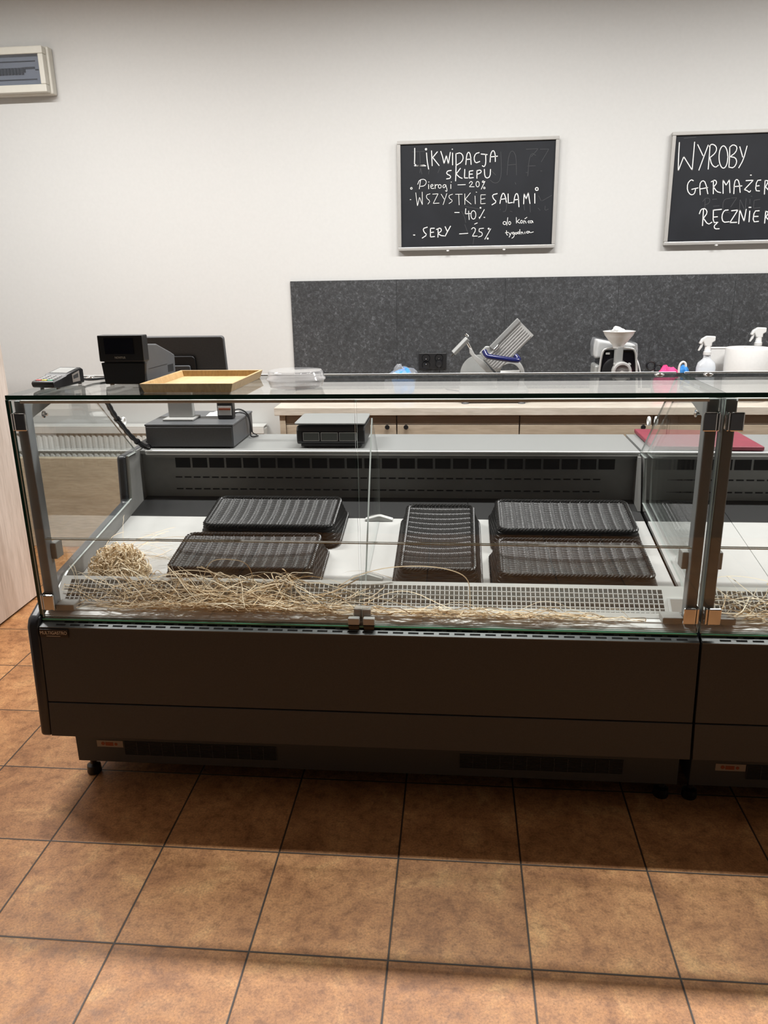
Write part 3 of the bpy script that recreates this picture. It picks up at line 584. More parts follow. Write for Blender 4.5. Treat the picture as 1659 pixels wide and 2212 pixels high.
# chalkboards
def ribbon(mb, pts, w, y):
    pts = [Vector((a, 0, b)) for a, b in pts]
    if len(pts) > 2: pts = smooth_path(pts, 1)
    n = len(pts); L = []; R = []
    for i, p in enumerate(pts):
        d = (pts[min(i + 1, n - 1)] - pts[max(i - 1, 0)])
        if d.length < 1e-7: d = Vector((1, 0, 0))
        d.normalize(); q = Vector((-d.z, 0, d.x)) * (w / 2); L.append(p + q); R.append(p - q)
    e = (pts[0] - pts[1]).normalized() * w * 0.35; f = (pts[-1] - pts[-2]).normalized() * w * 0.35
    o = [(v.x, y, v.z) for v in L + R]
    mb.add(o, [(i, i + 1, n + i + 1, n + i) for i in range(n - 1)])
    for c, g in ((pts[0], e), (pts[-1], f)):
        s = Vector((-g.z, 0, g.x)).normalized() * w / 2
        mb.add([(c.x + s.x, y, c.z + s.z), (c.x + g.x + s.x * 0.5, y, c.z + g.z + s.z * 0.5), (c.x + g.x - s.x * 0.5, y, c.z + g.z - s.z * 0.5), (c.x - s.x, y, c.z - s.z)], [(0, 1, 2, 3)])
def chalkboard(x0, x1, z0, z1, label, data, ox, oz):
    t = thing('chalkboard', label, 'chalkboard', 'chalkboards on the back wall')
    MB().box(x0 + 0.01, x1 - 0.01, 2.598, 2.612, z0 + 0.01, z1 - 0.01).build('board', M['board'], t)
    w = 0.017
    MB().box(x0, x1, 2.588, 2.6195, z0, z0 + w).box(x0, x1, 2.588, 2.6195, z1 - w, z1).box(x0, x0 + w, 2.588, 2.6195, z0 + w, z1 - w).box(x1 - w, x1, 2.588, 2.6195, z0 + w, z1 - w).build('frame', M['frame'], t, bevel=0.003)
    for q in (0.32, 0.68):
        MB().lathe([(0, -0.002), (0.006, -0.002), (0.008, 0.001), (0.008, 0.012), (0, 0.012)], (x0 + (x1 - x0) * q, 2.588, z0 - 0.004), 14, 'y', sx=1.0, sy=0.5).build('clip', M['white_plastic'], t, smooth=True)
    for wmm, faint, strokes in data:
        ln = MB()
        for s in strokes:
            pts = [(ox + s[i] / 2000, oz + s[i + 1] / 2000) for i in range(0, len(s), 2)]
            ribbon(ln, pts, wmm / 1250, 2.5970 if faint else 2.5966)
        ln.build('wiped_writing' if faint else 'chalk_line', M['chalk_faint' if faint else 'chalk'], t)
    return t
chalkboard(0.829, 1.643, 1.632, 2.162, 'silver-framed blackboard with chalk sale prices, left of the two wall boards', CHALK_SALE, 0.83, 1.63)
chalkboard(2.193, 3.01, 1.632, 2.162, 'silver-framed blackboard cut off at the right edge of the photo', CHALK_DELI, 2.193, 1.63)

# double socket with plug
so = thing('power_socket', 'black double wall socket with a plug, on the splashback left of the slicer', 'socket')
MB().box(0.934, 1.086, 2.598, 2.6078, 1.012, 1.098).build('socket_plate', M['black'], so, bevel=0.003)
MB().lathe([(0.0, 0.006), (0.016, 0.006), (0.0205, 0.0), (0.0225, -0.003), (0.0225, 0.002)], (0.974, 2.597, 1.071), 24, 'y').lathe([(0.0, 0.006), (0.016, 0.006), (0.0205, 0.0), (0.0225, -0.003), (0.0225, 0.002)], (0.974, 2.597, 1.034), 24, 'y').lathe([(0.0, 0.006), (0.016, 0.006), (0.0205, 0.0), (0.0225, -0.003), (0.0225, 0.002)], (1.045, 2.597, 1.071), 24, 'y').build('socket_well', M['black_gloss'], so, smooth=True)
MB().lathe([(0, -0.010), (0.0035, -0.009), (0.0035, 0.0), (0, 0)], (0.974, 2.597, 1.068), 10, 'y').lathe([(0, -0.010), (0.0035, -0.009), (0.0035, 0.0), (0, 0)], (0.974, 2.597, 1.040), 10, 'y').lathe([(0, -0.010), (0.0035, -0.009), (0.0035, 0.0), (0, 0)], (1.045, 2.597, 1.068), 10, 'y').build('earth_pin', M['chrome'], so, smooth=True)
pg = thing('power_plug', 'black power plug in the right socket with its cable hanging down', 'plug')
MB().lathe([(0, 0), (0.019, 0), (0.020, -0.022), (0.015, -0.036), (0, -0.037)], (1.046, 2.594, 1.040), 20, 'y').build('plug_body', M['black'], pg, smooth=True)
MB().tube(smooth_path([(1.046, 2.562, 1.040), (1.047, 2.556, 1.020), (1.050, 2.560, 0.985), (1.056, 2.566, 0.94), (1.075, 2.550, 0.908), (1.13, 2.52, 0.9045), (1.19, 2.47, 0.9045)], 2), 0.0035).build('plug_cable', M['black'], pg, smooth=True)

# ------------------------------------------------------------------ black wicker trays (lying upside down)
BL, BW, BH, BF = 0.445, 0.226, 0.066, 0.021
def perimeter(w, d, r, step):
    """points + outward normals round a rounded rectangle, evenly spaced"""
    segs = []; pts = []
    poly = rnd_rect(w, d, r, 8); poly.append(poly[0])
    acc = 0.0; out = []
    ds = [0.0]
    for a, b in zip(poly[:-1], poly[1:]): ds.append(ds[-1] + math.dist(a, b))
    n = int(round(ds[-1] / step)); j = 0
    for k in range(n):
        s = ds[-1] * k / n
        while ds[j + 1] < s: j += 1
        t_ = (s - ds[j]) / max(1e-9, ds[j + 1] - ds[j])
        out.append((poly[j][0] + (poly[j + 1][0] - poly[j][0]) * t_, poly[j][1] + (poly[j + 1][1] - poly[j][1]) * t_))
    return out
def braid(w, d, r, z, rad, pitch, tr, strands=3):
    mb = MB(); p = perimeter(w, d, r, pitch / 8); n = len(p)
    turns = max(1, round(n / 8))
    for s in range(strands):
        vs = []; seg = 6
        ring = []
        for i in range(n):
            a, b = p[i - 1], p[(i + 1) % n]; t_ = Vector((b[0] - a[0], b[1] - a[1], 0)).normalized(); nn = Vector((t_.y, -t_.x, 0))
            ph = 2 * math.pi * (turns * i / n + s / strands)
            ring.append(Vector((p[i][0], p[i][1], z)) + nn * rad * math.cos(ph) + Vector((0, 0, 1)) * rad * 0.8 * math.sin(ph))
        for i in range(n):
            t_ = (ring[(i + 1) % n] - ring[i - 1]).normalized(); u = t_.cross(Vector((0, 0, 1))).normalized(); w_ = t_.cross(u)
            for k in range(seg):
                an = 2 * math.pi * k / seg; vs.append(ring[i] + (u * math.cos(an) + w_ * math.sin(an)) * tr)
        fs = [(i * seg + k, i * seg + (k + 1) % seg, ((i + 1) % n) * seg + (k + 1) % seg, ((i + 1) % n) * seg + k) for i in range(n) for k in range(seg)]
        mb.add(vs, fs)
    return mb
def woven_panel_mb():
    mb = MB(); pw, pr = 0.0066, 0.0335
    nw = int((BW - 0.012) / pw); nr = int((BL - 0.012) / pr)
    half = (BL - 0.008) / 2; xs = []
    for k in range(-(nr // 2) - 1, nr // 2 + 2):
        for q in (-0.32, -0.095, -0.05, 0.0, 0.05, 0.095, 0.32):
            x = (k + q) * pr
            if -half < x < half: xs.append(x)
    xs = [-half] + xs + [half]
    ys = []
    for k in range(nw):
        for q in (-0.5, -0.3, 0.0, 0.3): ys.append(((k + 0.5 + q) / nw - 0.5, q, k))
    ys.append((0.5, 0.5, nw - 1))
    vs = []
    for fy, q, k in ys:
        for x in xs:
            y = fy * (BW - 0.008); fx = x / (BL - 0.008)
            sag = -0.011 * (1 - (2 * fx) ** 2) * (1 - (2 * fy) ** 2)
            ph = x / pr - math.floor(x / pr + 0.5)
            rib = max(0.0, 1 - abs(ph) / 0.09)
            z = BH + sag + (0.0030 * math.sqrt(max(0, 1 - (2 * q) ** 2)) * (0.55 + 0.45 * abs(math.sin(math.pi * ph)))) + 0.0022 * rib ** 0.5 + 0.0006 * math.cos(math.pi * k) * (abs(ph) > 0.2)
            vs.append((x, y, z))
    nx = len(xs)
    return mb.add(vs, [(j * nx + i, j * nx + i + 1, (j + 1) * nx + i + 1, (j + 1) * nx + i) for j in range(len(ys) - 1) for i in range(nx - 1)])
def woven_side_mb():
    mb = MB(); nw = 10; rows = []
    for k in range(nw):
        for q in (-0.5, -0.25, 0.0, 0.25): rows.append(((k + 0.5 + q) / nw, q, k))
    rows.append((1.0, 0.5, nw - 1))
    step = 0.0335 / 4; n = len(perimeter(BL, BW, 0.022, step)); vs = []
    for t_, q, k in rows:
        f = BF * (1 - t_) * 2
        pts = perimeter(BL + f, BW + f, 0.022 + f * 0.5, step)
        for i in range(n):
            s = i * len(pts) / n; a = pts[int(s) % len(pts)]; b = pts[(int(s) + 1) % len(pts)]; fr = s - int(s)
            c = (a[0] + (b[0] - a[0]) * fr, a[1] + (b[1] - a[1]) * fr)
            tx, ty = b[0] - a[0], b[1] - a[1]; l = math.hypot(tx, ty) or 1
            o = 0.0026 * math.sqrt(max(0, 1 - (2 * q) ** 2)) + 0.0014 * math.cos(math.pi * i / 4 + math.pi * k)
            vs.append((c[0] + ty / l * o, c[1] - tx / l * o, 0.006 + (BH - 0.006) * t_))
    return mb.add(vs, [(j * n + i, j * n + (i + 1) % n, (j + 1) * n + (i + 1) % n, (j + 1) * n + i) for j in range(len(rows) - 1) for i in range(n)])
def make_tray():
    t = thing('wicker_tray', '', 'tray', 'black wicker trays in the counter')
    woven_panel_mb().build('woven_panel', M['wicker'], t, smooth=False).data.polygons.foreach_set('use_smooth', [True] * 0 or [True] * len(t.children[0].data.polygons))
    woven_side_mb().build('woven_side', M['wicker'], t, smooth=False)
    braid(BL - 0.004, BW - 0.004, 0.022, BH + 0.001, 0.0048, 0.034, 0.0042).build('top_rim', M['wicker'], t, smooth=True)
    braid(BL + 2 * BF - 0.002, BW + 2 * BF - 0.002, 0.036, 0.0075, 0.0035, 0.03, 0.0036).build('base_rim', M['wicker'], t, smooth=True)
    for c in t.children:
        c.data.polygons.foreach_set('use_smooth', [True] * len(c.data.polygons))
    return t
def copy_thing(root, label):
    r = root.copy(); COL.objects.link(r); r['label'] = label
    for ch in list(root.children):
        c = ch.copy(); COL.objects.link(c); c.parent = r
    return r
TILT = math.atan(0.159)
tray0 = make_tray()
TRAYS = [(0.512, 0.822, 0, 'black wicker tray at the rear left of the counter deck'),
         (0.484, 0.541, 0.6, 'black wicker tray at the front left, just behind the straw and its looped strand'),
         (1.092, 0.660, 90, 'black wicker tray turned lengthwise in the middle of the counter deck'),
         (1.510, 0.813, 0, 'black wicker tray at the rear right of the counter deck'),
         (1.502, 0.530, 0, 'black wicker tray at the front right, nearest the corner posts')]
for k, (x, y, rz, lab) in enumerate(TRAYS):
    o = tray0 if k == 0 else copy_thing(tray0, lab)
    o['label'] = lab
    o.rotation_euler = (Matrix.Rotation(TILT, 3, 'X') @ Matrix.Rotation(math.radians(rz), 3, 'Z')).to_euler()
    o.location = (x, y, deck_z(y) + 0.0022)

# ------------------------------------------------------------------ straw
def surf(y):
    if y < 0.290: return 0.603
    if y < 0.372: return 0.606 + 0.062 * (y - 0.290) / 0.082
    return deck_z(y) + 0.001
def surf_front(y):
    return 0.668 if y >= 0.372 else surf(y)
def strand(mb, pts, w, rng, up=None):
    pts = smooth_path(pts, 1); n = len(pts); vs = []
    tw = rng.uniform(-0.9, 0.9); tw1 = tw + rng.uniform(-1.2, 1.2)
    for i, p in enumerate(pts):
        t_ = (pts[min(i + 1, n - 1)] - pts[max(i - 1, 0)]).normalized()
        s = t_.cross(Vector((0, 0, 1)))
        s = s.normalized() if s.length > 1e-4 else Vector((1, 0, 0))
        nn = s.cross(t_); a = tw + (tw1 - tw) * i / n
        d = (s * math.cos(a) + nn * math.sin(a)) * w / 2 * (0.5 if i in (0, n - 1) else 1)
        vs += [p + d, p - d]
    mb.add(vs, [(2 * i, 2 * i + 1, 2 * i + 3, 2 * i + 2) for i in range(n - 1)])
def lying(mb, rng, x, y, L, ang, z0, arch, w, ymin, ymax, xmin, xmax, curl=2.0):
    n = max(5, int(L / 0.018)); pts = []; k = rng.uniform(-curl, curl) / 1.0; a = ang
    px, py = x, y
    for i in range(n + 1):
        t_ = i / n
        pts.append(Vector((px, py, surf_front(py) + max(0.0015, z0 + arch * math.sin(math.pi * t_)))))
        a += k * L / n + rng.uniform(-0.22, 0.22)
        px += math.cos(a) * L / n; py += math.sin(a) * L / n
        if py < ymin: py = ymin; a = abs(a) * 0.3
        if py > ymax: py = ymax; a = -abs(a) * 0.3
        px = min(max(px, xmin), xmax)
    strand(mb, pts, w, rng)
rng = random.Random(7)
mb = MB()
for k in range(600):
    q = rng.random()
    if q < 0.66:
        x = rng.triangular(-0.03, 0.90, 0.45); y = rng.triangular(0.258, 0.352, 0.278); zz = rng.uniform(0.001, 0.024) * (1 if y < 0.31 else 0.5); ym = 0.372
    elif q < 0.90:
        x = rng.uniform(0.45, 1.38); y = rng.triangular(0.258, 0.296, 0.275); zz = rng.uniform(0.001, 0.013); ym = 0.296
    else:
        x = rng.uniform(1.15, 1.62); y = rng.triangular(0.258, 0.290, 0.272); zz = rng.uniform(0.001, 0.007); ym = 0.290
    L = rng.uniform(0.07, 0.24); ang = rng.gauss(0, 0.30) + (math.pi if rng.random() < 0.5 else 0)
    lying(mb, rng, x, y, L, ang, zz, max(0, rng.gauss(0.004, 0.010)), rng.uniform(0.0013, 0.0034), 0.258, ym, -0.035, 1.67)
for k in range(50):                                    # looser strands over the grille
    x = rng.triangular(-0.02, 0.80, 0.40); y = rng.uniform(0.28, 0.37)
    lying(mb, rng, x, y, rng.uniform(0.10, 0.26), rng.uniform(-0.9, 0.9) + (math.pi if rng.random() < 0.5 else 0), rng.uniform(0.003, 0.018), rng.uniform(0.0, 0.026), rng.uniform(0.0013, 0.0028), 0.258, 0.380, -0.035, 0.9, 5)
LOOPS = [[(0.80, 0.345, 0.655), (0.86, 0.36, 0.69), (0.95, 0.362, 0.716), (1.06, 0.362, 0.722), (1.14, 0.362, 0.710), (1.185, 0.35, 0.690), (1.19, 0.32, 0.65), (1.19, 0.28, 0.608)],
         [(0.395, 0.35, 0.66), (0.405, 0.355, 0.70), (0.425, 0.358, 0.730), (0.47, 0.358, 0.735), (0.525, 0.358, 0.728), (0.545, 0.355, 0.70), (0.55, 0.35, 0.66)],
         [(0.70, 0.35, 0.665), (0.76, 0.35, 0.668), (0.86, 0.32, 0.648), (1.0, 0.30, 0.628), (1.09, 0.275, 0.607)],
         [(0.88, 0.30, 0.620), (0.95, 0.33, 0.650), (1.02, 0.335, 0.655), (1.10, 0.30, 0.630), (1.18, 0.275, 0.607)],
         [(1.30, 0.275, 0.607), (1.37, 0.30, 0.640), (1.42, 0.305, 0.645), (1.48, 0.29, 0.624), (1.56, 0.270, 0.607), (1.60, 0.268, 0.605)],
         [(-0.02, 0.37, 0.685), (0.03, 0.34, 0.690), (0.10, 0.31, 0.655), (0.20, 0.28, 0.612)],
         [(0.50, 0.36, 0.67), (0.55, 0.36, 0.695), (0.63, 0.36, 0.692), (0.68, 0.33, 0.66), (0.75, 0.28, 0.612)],
         [(0.25, 0.36, 0.67), (0.33, 0.36, 0.700), (0.45, 0.355, 0.690), (0.60, 0.33, 0.66), (0.72, 0.28, 0.614)],
         [(0.12, 0.33, 0.65), (0.25, 0.345, 0.680), (0.36, 0.36, 0.69), (0.48, 0.32, 0.66), (0.58, 0.275, 0.612)]]
for lp in LOOPS: strand(mb, smooth_path(lp, 1), 0.0028, rng)
o = mb.build('straw', M['straw'])
tag(o, 'loose dry straw strewn along the front ledge and grille of the foreground counter', 'straw'); o['kind'] = 'stuff'
mb = MB(); cx, cy0 = 0.072, 0.490
for k in range(700):
    a = rng.uniform(0, 2 * math.pi); e = math.asin(rng.random()); s = rng.uniform(0.45, 1.0) ** 0.6
    ax_, ay_, az_ = 0.098 * s, 0.080 * s, 0.097 * s
    d = Vector((math.cos(a) * math.cos(e), math.sin(a) * math.cos(e), math.sin(e)))
    t_ = d.cross(Vector((rng.gauss(0, 1), rng.gauss(0, 1), rng.gauss(0, 1)))).normalized(); kk = rng.uniform(-0.45, 0.45); n = rng.randint(8, 13); st = rng.uniform(0.10, 0.17); pts = []
    for i in range(n):
        rr_ = 1 + 0.10 * math.sin(i * 1.3 + k)
        p = Vector((cx + d.x * ax_ * rr_, cy0 + d.y * ay_ * rr_, 0)); p.z = surf(p.y) + 0.003 + max(0, d.z) * az_ * rr_
        p.x = min(0.205, max(-0.045, p.x)); p.y = max(0.385, p.y); p.z = max(p.z, surf(p.y) + 0.002)
        pts.append(p); side = d.cross(t_); t_ = (t_ + side * (kk + rng.uniform(-0.5, 0.5))).normalized()
        d = (d + t_ * st).normalized(); t_ = (t_ - d * t_.dot(d)).normalized()
        if d.z < 0: d.z = 0.02; d.normalize()
    strand(mb, pts, rng.uniform(0.0018, 0.0038), rng)
for k in range(30):                                    # wisps standing up behind the clump
    a = rng.uniform(0.2, 1.4); p = Vector((cx + rng.uniform(-0.07, 0.05), cy0 + rng.uniform(0.0, 0.06), surf(cy0) + rng.uniform(0.03, 0.08)))
    pts = []; v_ = rng.uniform(0.2, 0.9)
    for i in range(9):
        pts.append(p.copy()); a += rng.uniform(-0.3, 0.3); v_ -= rng.uniform(0.0, 0.28)
        p = p + Vector((math.cos(a) * math.cos(v_), math.sin(a) * math.cos(v_), math.sin(v_))) * rng.uniform(0.02, 0.032)
        p.x = max(-0.045, p.x); p.z = max(p.z, surf(p.y) + 0.002)
    strand(mb, pts, 0.0013, rng)
o = mb.build('straw_clump', M['straw'])
tag(o, 'tangled heap of curly straw at the left end of the counter deck', 'straw'); o['kind'] = 'stuff'
mb = MB()
for k in range(230):
    x = rng.uniform(1.87, 2.55); y = rng.triangular(0.258, 0.335, 0.275)
    lying(mb, rng, x, y, rng.uniform(0.07, 0.24), rng.gauss(0, 0.35) + (math.pi if rng.random() < 0.5 else 0), rng.uniform(0.001, 0.02), max(0, rng.gauss(0.004, 0.012)), rng.uniform(0.0013, 0.0034), 0.258, 0.372, 1.86, 2.7)
for lp in ([(1.85, 0.35, 0.66), (1.87, 0.362, 0.70), (1.93, 0.362, 0.708), (2.02, 0.36, 0.695), (2.12, 0.34, 0.66)], [(1.86, 0.36, 0.69), (1.89, 0.33, 0.665), (1.95, 0.30, 0.635), (2.0, 0.275, 0.608)], [(1.85, 0.33, 0.65), (1.92, 0.32, 0.655), (2.0, 0.295, 0.63), (2.1, 0.27, 0.608)]):
    strand(mb, smooth_path(lp, 1), 0.0028, rng)
o = mb.build('straw', M['straw'])
tag(o, 'straw in the second counter, right of the corner posts', 'straw'); o['kind'] = 'stuff'

# ------------------------------------------------------------------ things on the top glass
GZ = 1.2402
def gz(y): return 1.2401 - 0.0045 * (y - 0.242) / 0.416 + 0.0002
def card_terminal(loc, rz, label):
    t = thing('card_terminal', label, 'card terminal', None, loc, rz)
    # local: x across, y away from the customer, keypad in front
    body = MB().prism([(-0.078, 0.008), (-0.083, 0.020), (-0.078, 0.027), (-0.012, 0.036), (-0.006, 0.040), (0.070, 0.052), (0.083, 0.046), (0.083, 0.004), (-0.05, 0.004)], 'x', -0.041, 0.041)
    body.build('housing', M['black'], t, bevel=0.005, seg=3, smooth=True)
    zk = lambda y: 0.0275 + (y + 0.078) * (0.009 / 0.066)
    k_ = MB(); kc = {'key_red': MB(), 'key_yellow': MB(), 'key_green': MB()}
    for r in range(5):
        for c in range(3):
            x = -0.021 + c * 0.021; y = -0.069 + r * 0.0118
            tgt = [kc['key_red'], kc['key_yellow'], kc['key_green']][c] if r == 0 else k_
            tgt.add([(x - 0.008, y - 0.0042, zk(y - 0.0042) + 0.0012), (x + 0.008, y - 0.0042, zk(y - 0.0042) + 0.0012), (x + 0.008, y + 0.0042, zk(y + 0.0042) + 0.0012), (x - 0.008, y + 0.0042, zk(y + 0.0042) + 0.0012),
                     (x - 0.008, y - 0.0042, zk(y - 0.0042) - 0.001), (x + 0.008, y - 0.0042, zk(y - 0.0042) - 0.001), (x + 0.008, y + 0.0042, zk(y + 0.0042) - 0.001), (x - 0.008, y + 0.0042, zk(y + 0.0042) - 0.001)],
                    [(0, 1, 2, 3), (0, 4, 5, 1), (1, 5, 6, 2), (2, 6, 7, 3), (3, 7, 4, 0)])
    k_.build('keypad', M['key_grey'], t)
    for n_, b_ in kc.items(): b_.build('key', M[n_], t)['label'] = {'key_red': 'red key', 'key_yellow': 'yellow key', 'key_green': 'green key'}[n_]
    zs = lambda y: 0.0402 + (y + 0.006) * (0.012 / 0.076) + 0.0008
    MB().add([(-0.032, 0.004, zs(0.004)), (0.032, 0.004, zs(0.004)), (0.032, 0.062, zs(0.062)), (-0.032, 0.062, zs(0.062))], [(0, 1, 2, 3)]).build('screen', M['lcd_lit'], t)
    MB().prism([(0.018, 0.012), (0.018, 0.036), (0.058, 0.044), (0.058, 0.012)], 'x', 0.0405, 0.0416).build('service_sticker', M['sticker'], t)
    MB().prism([(0.024, 0.022), (0.024, 0.032), (0.050, 0.037), (0.050, 0.024)], 'x', 0.0414, 0.0419).build('sticker_print', M['charcoal'], t)
    for fx in (-0.03, 0.03):
        for fy in (-0.045, 0.07): MB().lathe([(0, 0), (0.006, 0), (0.006, 0.006), (0, 0.006)], (fx, fy, 0), 12).build('foot', M['grey_plastic'], t)
    return t
M['lcd_lit'] = pmat('pale_grey_lcd', (0.33, 0.335, 0.325), 0.15)
ct = card_terminal((0.002, 0.408, gz(0.408) + 0.0002), math.radians(-9), 'black card terminal with keypad at the left end of the glass top')
ct.scale = (0.88, 0.88, 0.94)
tag(MB().tube(smooth_path([(0.034, 0.486, GZ + 0.010), (0.05, 0.515, GZ + 0.004), (0.075, 0.55, GZ + 0.0035), (0.095, 0.60, GZ + 0.003), (0.094, 0.640, GZ + 0.003)], 2), 0.0035).build('terminal_cable', M['black'], smooth=True), 'thin black cable on the glass between card terminal and receipt printer', 'cable')

# fiscal printer with raised customer display
pt = thing('receipt_printer', 'black receipt printer with raised customer display on the glass top', 'printer', None, (0.192, 0.428, gz(0.428)), math.radians(-3))
pt.scale = (0.91, 1.0, 0.985)
pt.rotation_euler.x = -0.0108
MB().prism([(-0.0665, 0.004), (0.0665, 0.004), (0.0735, 0.066), (-0.0735, 0.066)], 'y', 0.0, 0.012).build('front_cover', M['black'], pt, bevel=0.002)
MB().prism([(0.010, 0.004), (0.008, 0.066), (0.020, 0.118), (0.10, 0.112), (0.195, 0.080), (0.225, 0.068), (0.222, 0.006)], 'x', -0.069, 0.069).build('printer_body', M['charcoal_side'], pt, bevel=0.004, smooth=True)  # body painted greyer than the black front, for the light on its side
hd = MB().box(-0.0745, 0.0745, -0.006, 0.030, 0.070, 0.145).build('display_head', M['black'], pt, bevel=0.003)
MB().box(-0.052, 0.044, -0.0072, -0.0062, 0.092, 0.137).build('display_window', M['screen_blue'], hd)
text_mesh('brand_lettering', 'NOVITUS', 0.0085, M['light_grey'], hd, (-0.004, -0.0068, 0.0815), (math.pi / 2, 0, 0), 0.0003, 1.0)
MB().box(0.0688, 0.0696, 0.03, 0.16, 0.045, 0.0462).box(0.0688, 0.0696, 0.165, 0.205, 0.02, 0.042).build('side_groove', M['black'], pt)
for fx in (-0.055, 0.055):
    for fy in (0.02, 0.16): MB().lathe([(0, 0), (0.007, 0), (0.007, 0.006), (0, 0.006)], (fx, fy, 0), 12).build('foot', M['light_grey'], pt)

# bamboo tray
bt = thing('wooden_tray', 'rectangular pale bamboo tray lying on the glass top', 'tray', None, (0.426, 0.438, gz(0.438)), math.radians(-1))
bt.rotation_euler.x = -0.0108
hw, hd_, hh, fl = 0.121, 0.150, 0.024, 0.008
MB().box(-hw + 0.006, hw - 0.006, -hd_ + 0.006, hd_ - 0.006, 0.0005, 0.007).build('tray_base', M['bamboo_base'], bt)
for nm, poly in (('front', [(-hw, -hd_), (hw, -hd_), (hw - 0.007, -hd_ + 0.007), (-hw + 0.007, -hd_ + 0.007)]), ('back', [(hw, hd_), (-hw, hd_), (-hw + 0.007, hd_ - 0.007), (hw - 0.007, hd_ - 0.007)]),
                 ('left', [(-hw, hd_), (-hw, -hd_), (-hw + 0.007, -hd_ + 0.007), (-hw + 0.007, hd_ - 0.007)]), ('right', [(hw, -hd_), (hw, hd_), (hw - 0.007, hd_ - 0.007), (hw - 0.007, -hd_ + 0.007)])):
    g = lambda q, z: (q[0] * (1 + (z / hh) * fl / hw), q[1] * (1 + (z / hh) * fl / hd_), z)
    MB().add([g(q, 0) for q in poly] + [g(q, hh) for q in poly], [(3, 2, 1, 0), (4, 5, 6, 7)] + [(i, (i + 1) % 4, 4 + (i + 1) % 4, 4 + i) for i in range(4)]).build('tray_side', M['bamboo'], bt, bevel=0.0008)

# clear round containers, stacked
def clear_dish(z, prof, label):
    o = MB().lathe(prof, (0, 0, 0), 48).build('clear_container', M['clear_plastic'], None, smooth=True)
    o.location = (0.705, 0.372, gz(0.372) + z); o.rotation_euler.x = -0.0108
    return tag(o, label, 'container', 'clear round containers on the glass top')
clear_dish(0.0002, [(0, 0.001), (0.066, 0.001), (0.072, 0.004), (0.077, 0.020), (0.0805, 0.022), (0.0805, 0.024), (0.0755, 0.0225), (0.070, 0.006), (0.064, 0.003), (0, 0.003)], 'clear plastic round container, lowest of the stack beside the bamboo tray')
clear_dish(0.0244, [(0.0810, -0.001), (0.0820, 0.001), (0.080, 0.005), (0.077, 0.009), (0.075, 0.020), (0.071, 0.0235), (0.0, 0.0245), (0, 0.023), (0.070, 0.0218), (0.0735, 0.019), (0.0755, 0.009), (0.079, 0.0035)], 'clear plastic domed lid on top of the round containers beside the bamboo tray')

# ------------------------------------------------------------------ things on the stainless shelf
SZ = 0.9022
cd = thing('cash_drawer', 'charcoal cash drawer box on the stainless shelf at the left', 'cash drawer')
MB().box(-0.044, 0.300, 1.105, 1.395, SZ + 0.004, 0.986).build('drawer_body', M['charcoal_side'], cd, bevel=0.002)
MB().box(-0.046, 0.302, 1.103, 1.397, 0.986, 0.9935).build('drawer_lid', M['charcoal_side'], cd, bevel=0.002)
MB().box(-0.040, 0.296, 1.1015, 1.105, SZ + 0.006, 0.982).build('drawer_front', M['charcoal'], cd, bevel=0.001)
for fx in (-0.025, 0.28):
    for fy in (1.12, 1.35): MB().lathe([(0, 0), (0.007, 0), (0.007, 0.0045), (0, 0.0045)], (fx, fy, 0.9001), 12).build('foot', M['black'], cd)
pm = thing('till_monitor', 'dark till monitor seen from behind, standing on the cash drawer', 'monitor')
MB().box(0.004, 0.126, 1.165, 1.265, 0.9937, 1.002).build('stand_foot', M['grey_plastic'], pm, bevel=0.003)
MB().prism([(1.205, 1.002), (1.205, 1.15), (1.222, 1.15), (1.235, 1.002)], 'x', 0.015, 0.115).build('stand_column', M['grey_plastic'], pm, bevel=0.004)
rz = Matrix.Translation((0.075, 1.225, 1.195)) @ Matrix.Rotation(math.radians(8), 4, 'X')
MB().prism(rnd_rect(0.365, 0.235, 0.012), 'y', 0.0, 0.022).xform(rz).build('monitor_shell', M['charcoal'], pm, bevel=0.003)
MB().box(-0.175, 0.175, 0.022, 0.0235, -0.11, 0.11).xform(rz).build('screen', M['black_gloss'], pm)
MB().prism(rnd_rect(0.15, 0.15, 0.014), 'y', -0.012, 0.0).xform(rz @ Matrix.Translation((-0.01, 0, -0.03))).build('mount_surround', M['black'], pm, bevel=0.003)
MB().prism(rnd_rect(0.115, 0.105, 0.006), 'y', -0.022, -0.011).xform(rz @ Matrix.Translation((-0.012, 0, -0.042))).build('mount_plate', M['charcoal_side'], pm, bevel=0.002)
p2 = thing('payment_device', 'small black payment device with a pale sticker on the cash drawer', 'payment device')
MB().box(0.212, 0.275, 1.205, 1.245, 0.9937, 1.075).build('housing', M['black'], p2, bevel=0.006, seg=3)
MB().box(0.217, 0.270, 1.2035, 1.2049, 1.010, 1.046).build('sticker', M['paper'], p2)
MB().box(0.220, 0.267, 1.2025, 1.2036, 1.030, 1.038).build('sticker_print', M['sticker_red'], p2)
for k, (x0, x1, y0, y1, z, r) in enumerate([(0.14, 0.235, 1.27, 1.36, 0.9938, 0.1), (0.15, 0.25, 1.29, 1.375, 0.9952, -0.15)]):
    m_ = Matrix.Translation(((x0 + x1) / 2, (y0 + y1) / 2, z)) @ Matrix.Rotation(r, 4, 'Z')
    o = MB().box(-(x1 - x0) / 2, (x1 - x0) / 2, -(y1 - y0) / 2, (y1 - y0) / 2, 0, 0.001).xform(m_).build('paper_slip', M['paper'])
    tag(o, ['white paper slip lying on the cash drawer, under another slip', 'white paper slip on top of the other slip on the cash drawer'][k], 'paper', 'paper slips on the cash drawer')
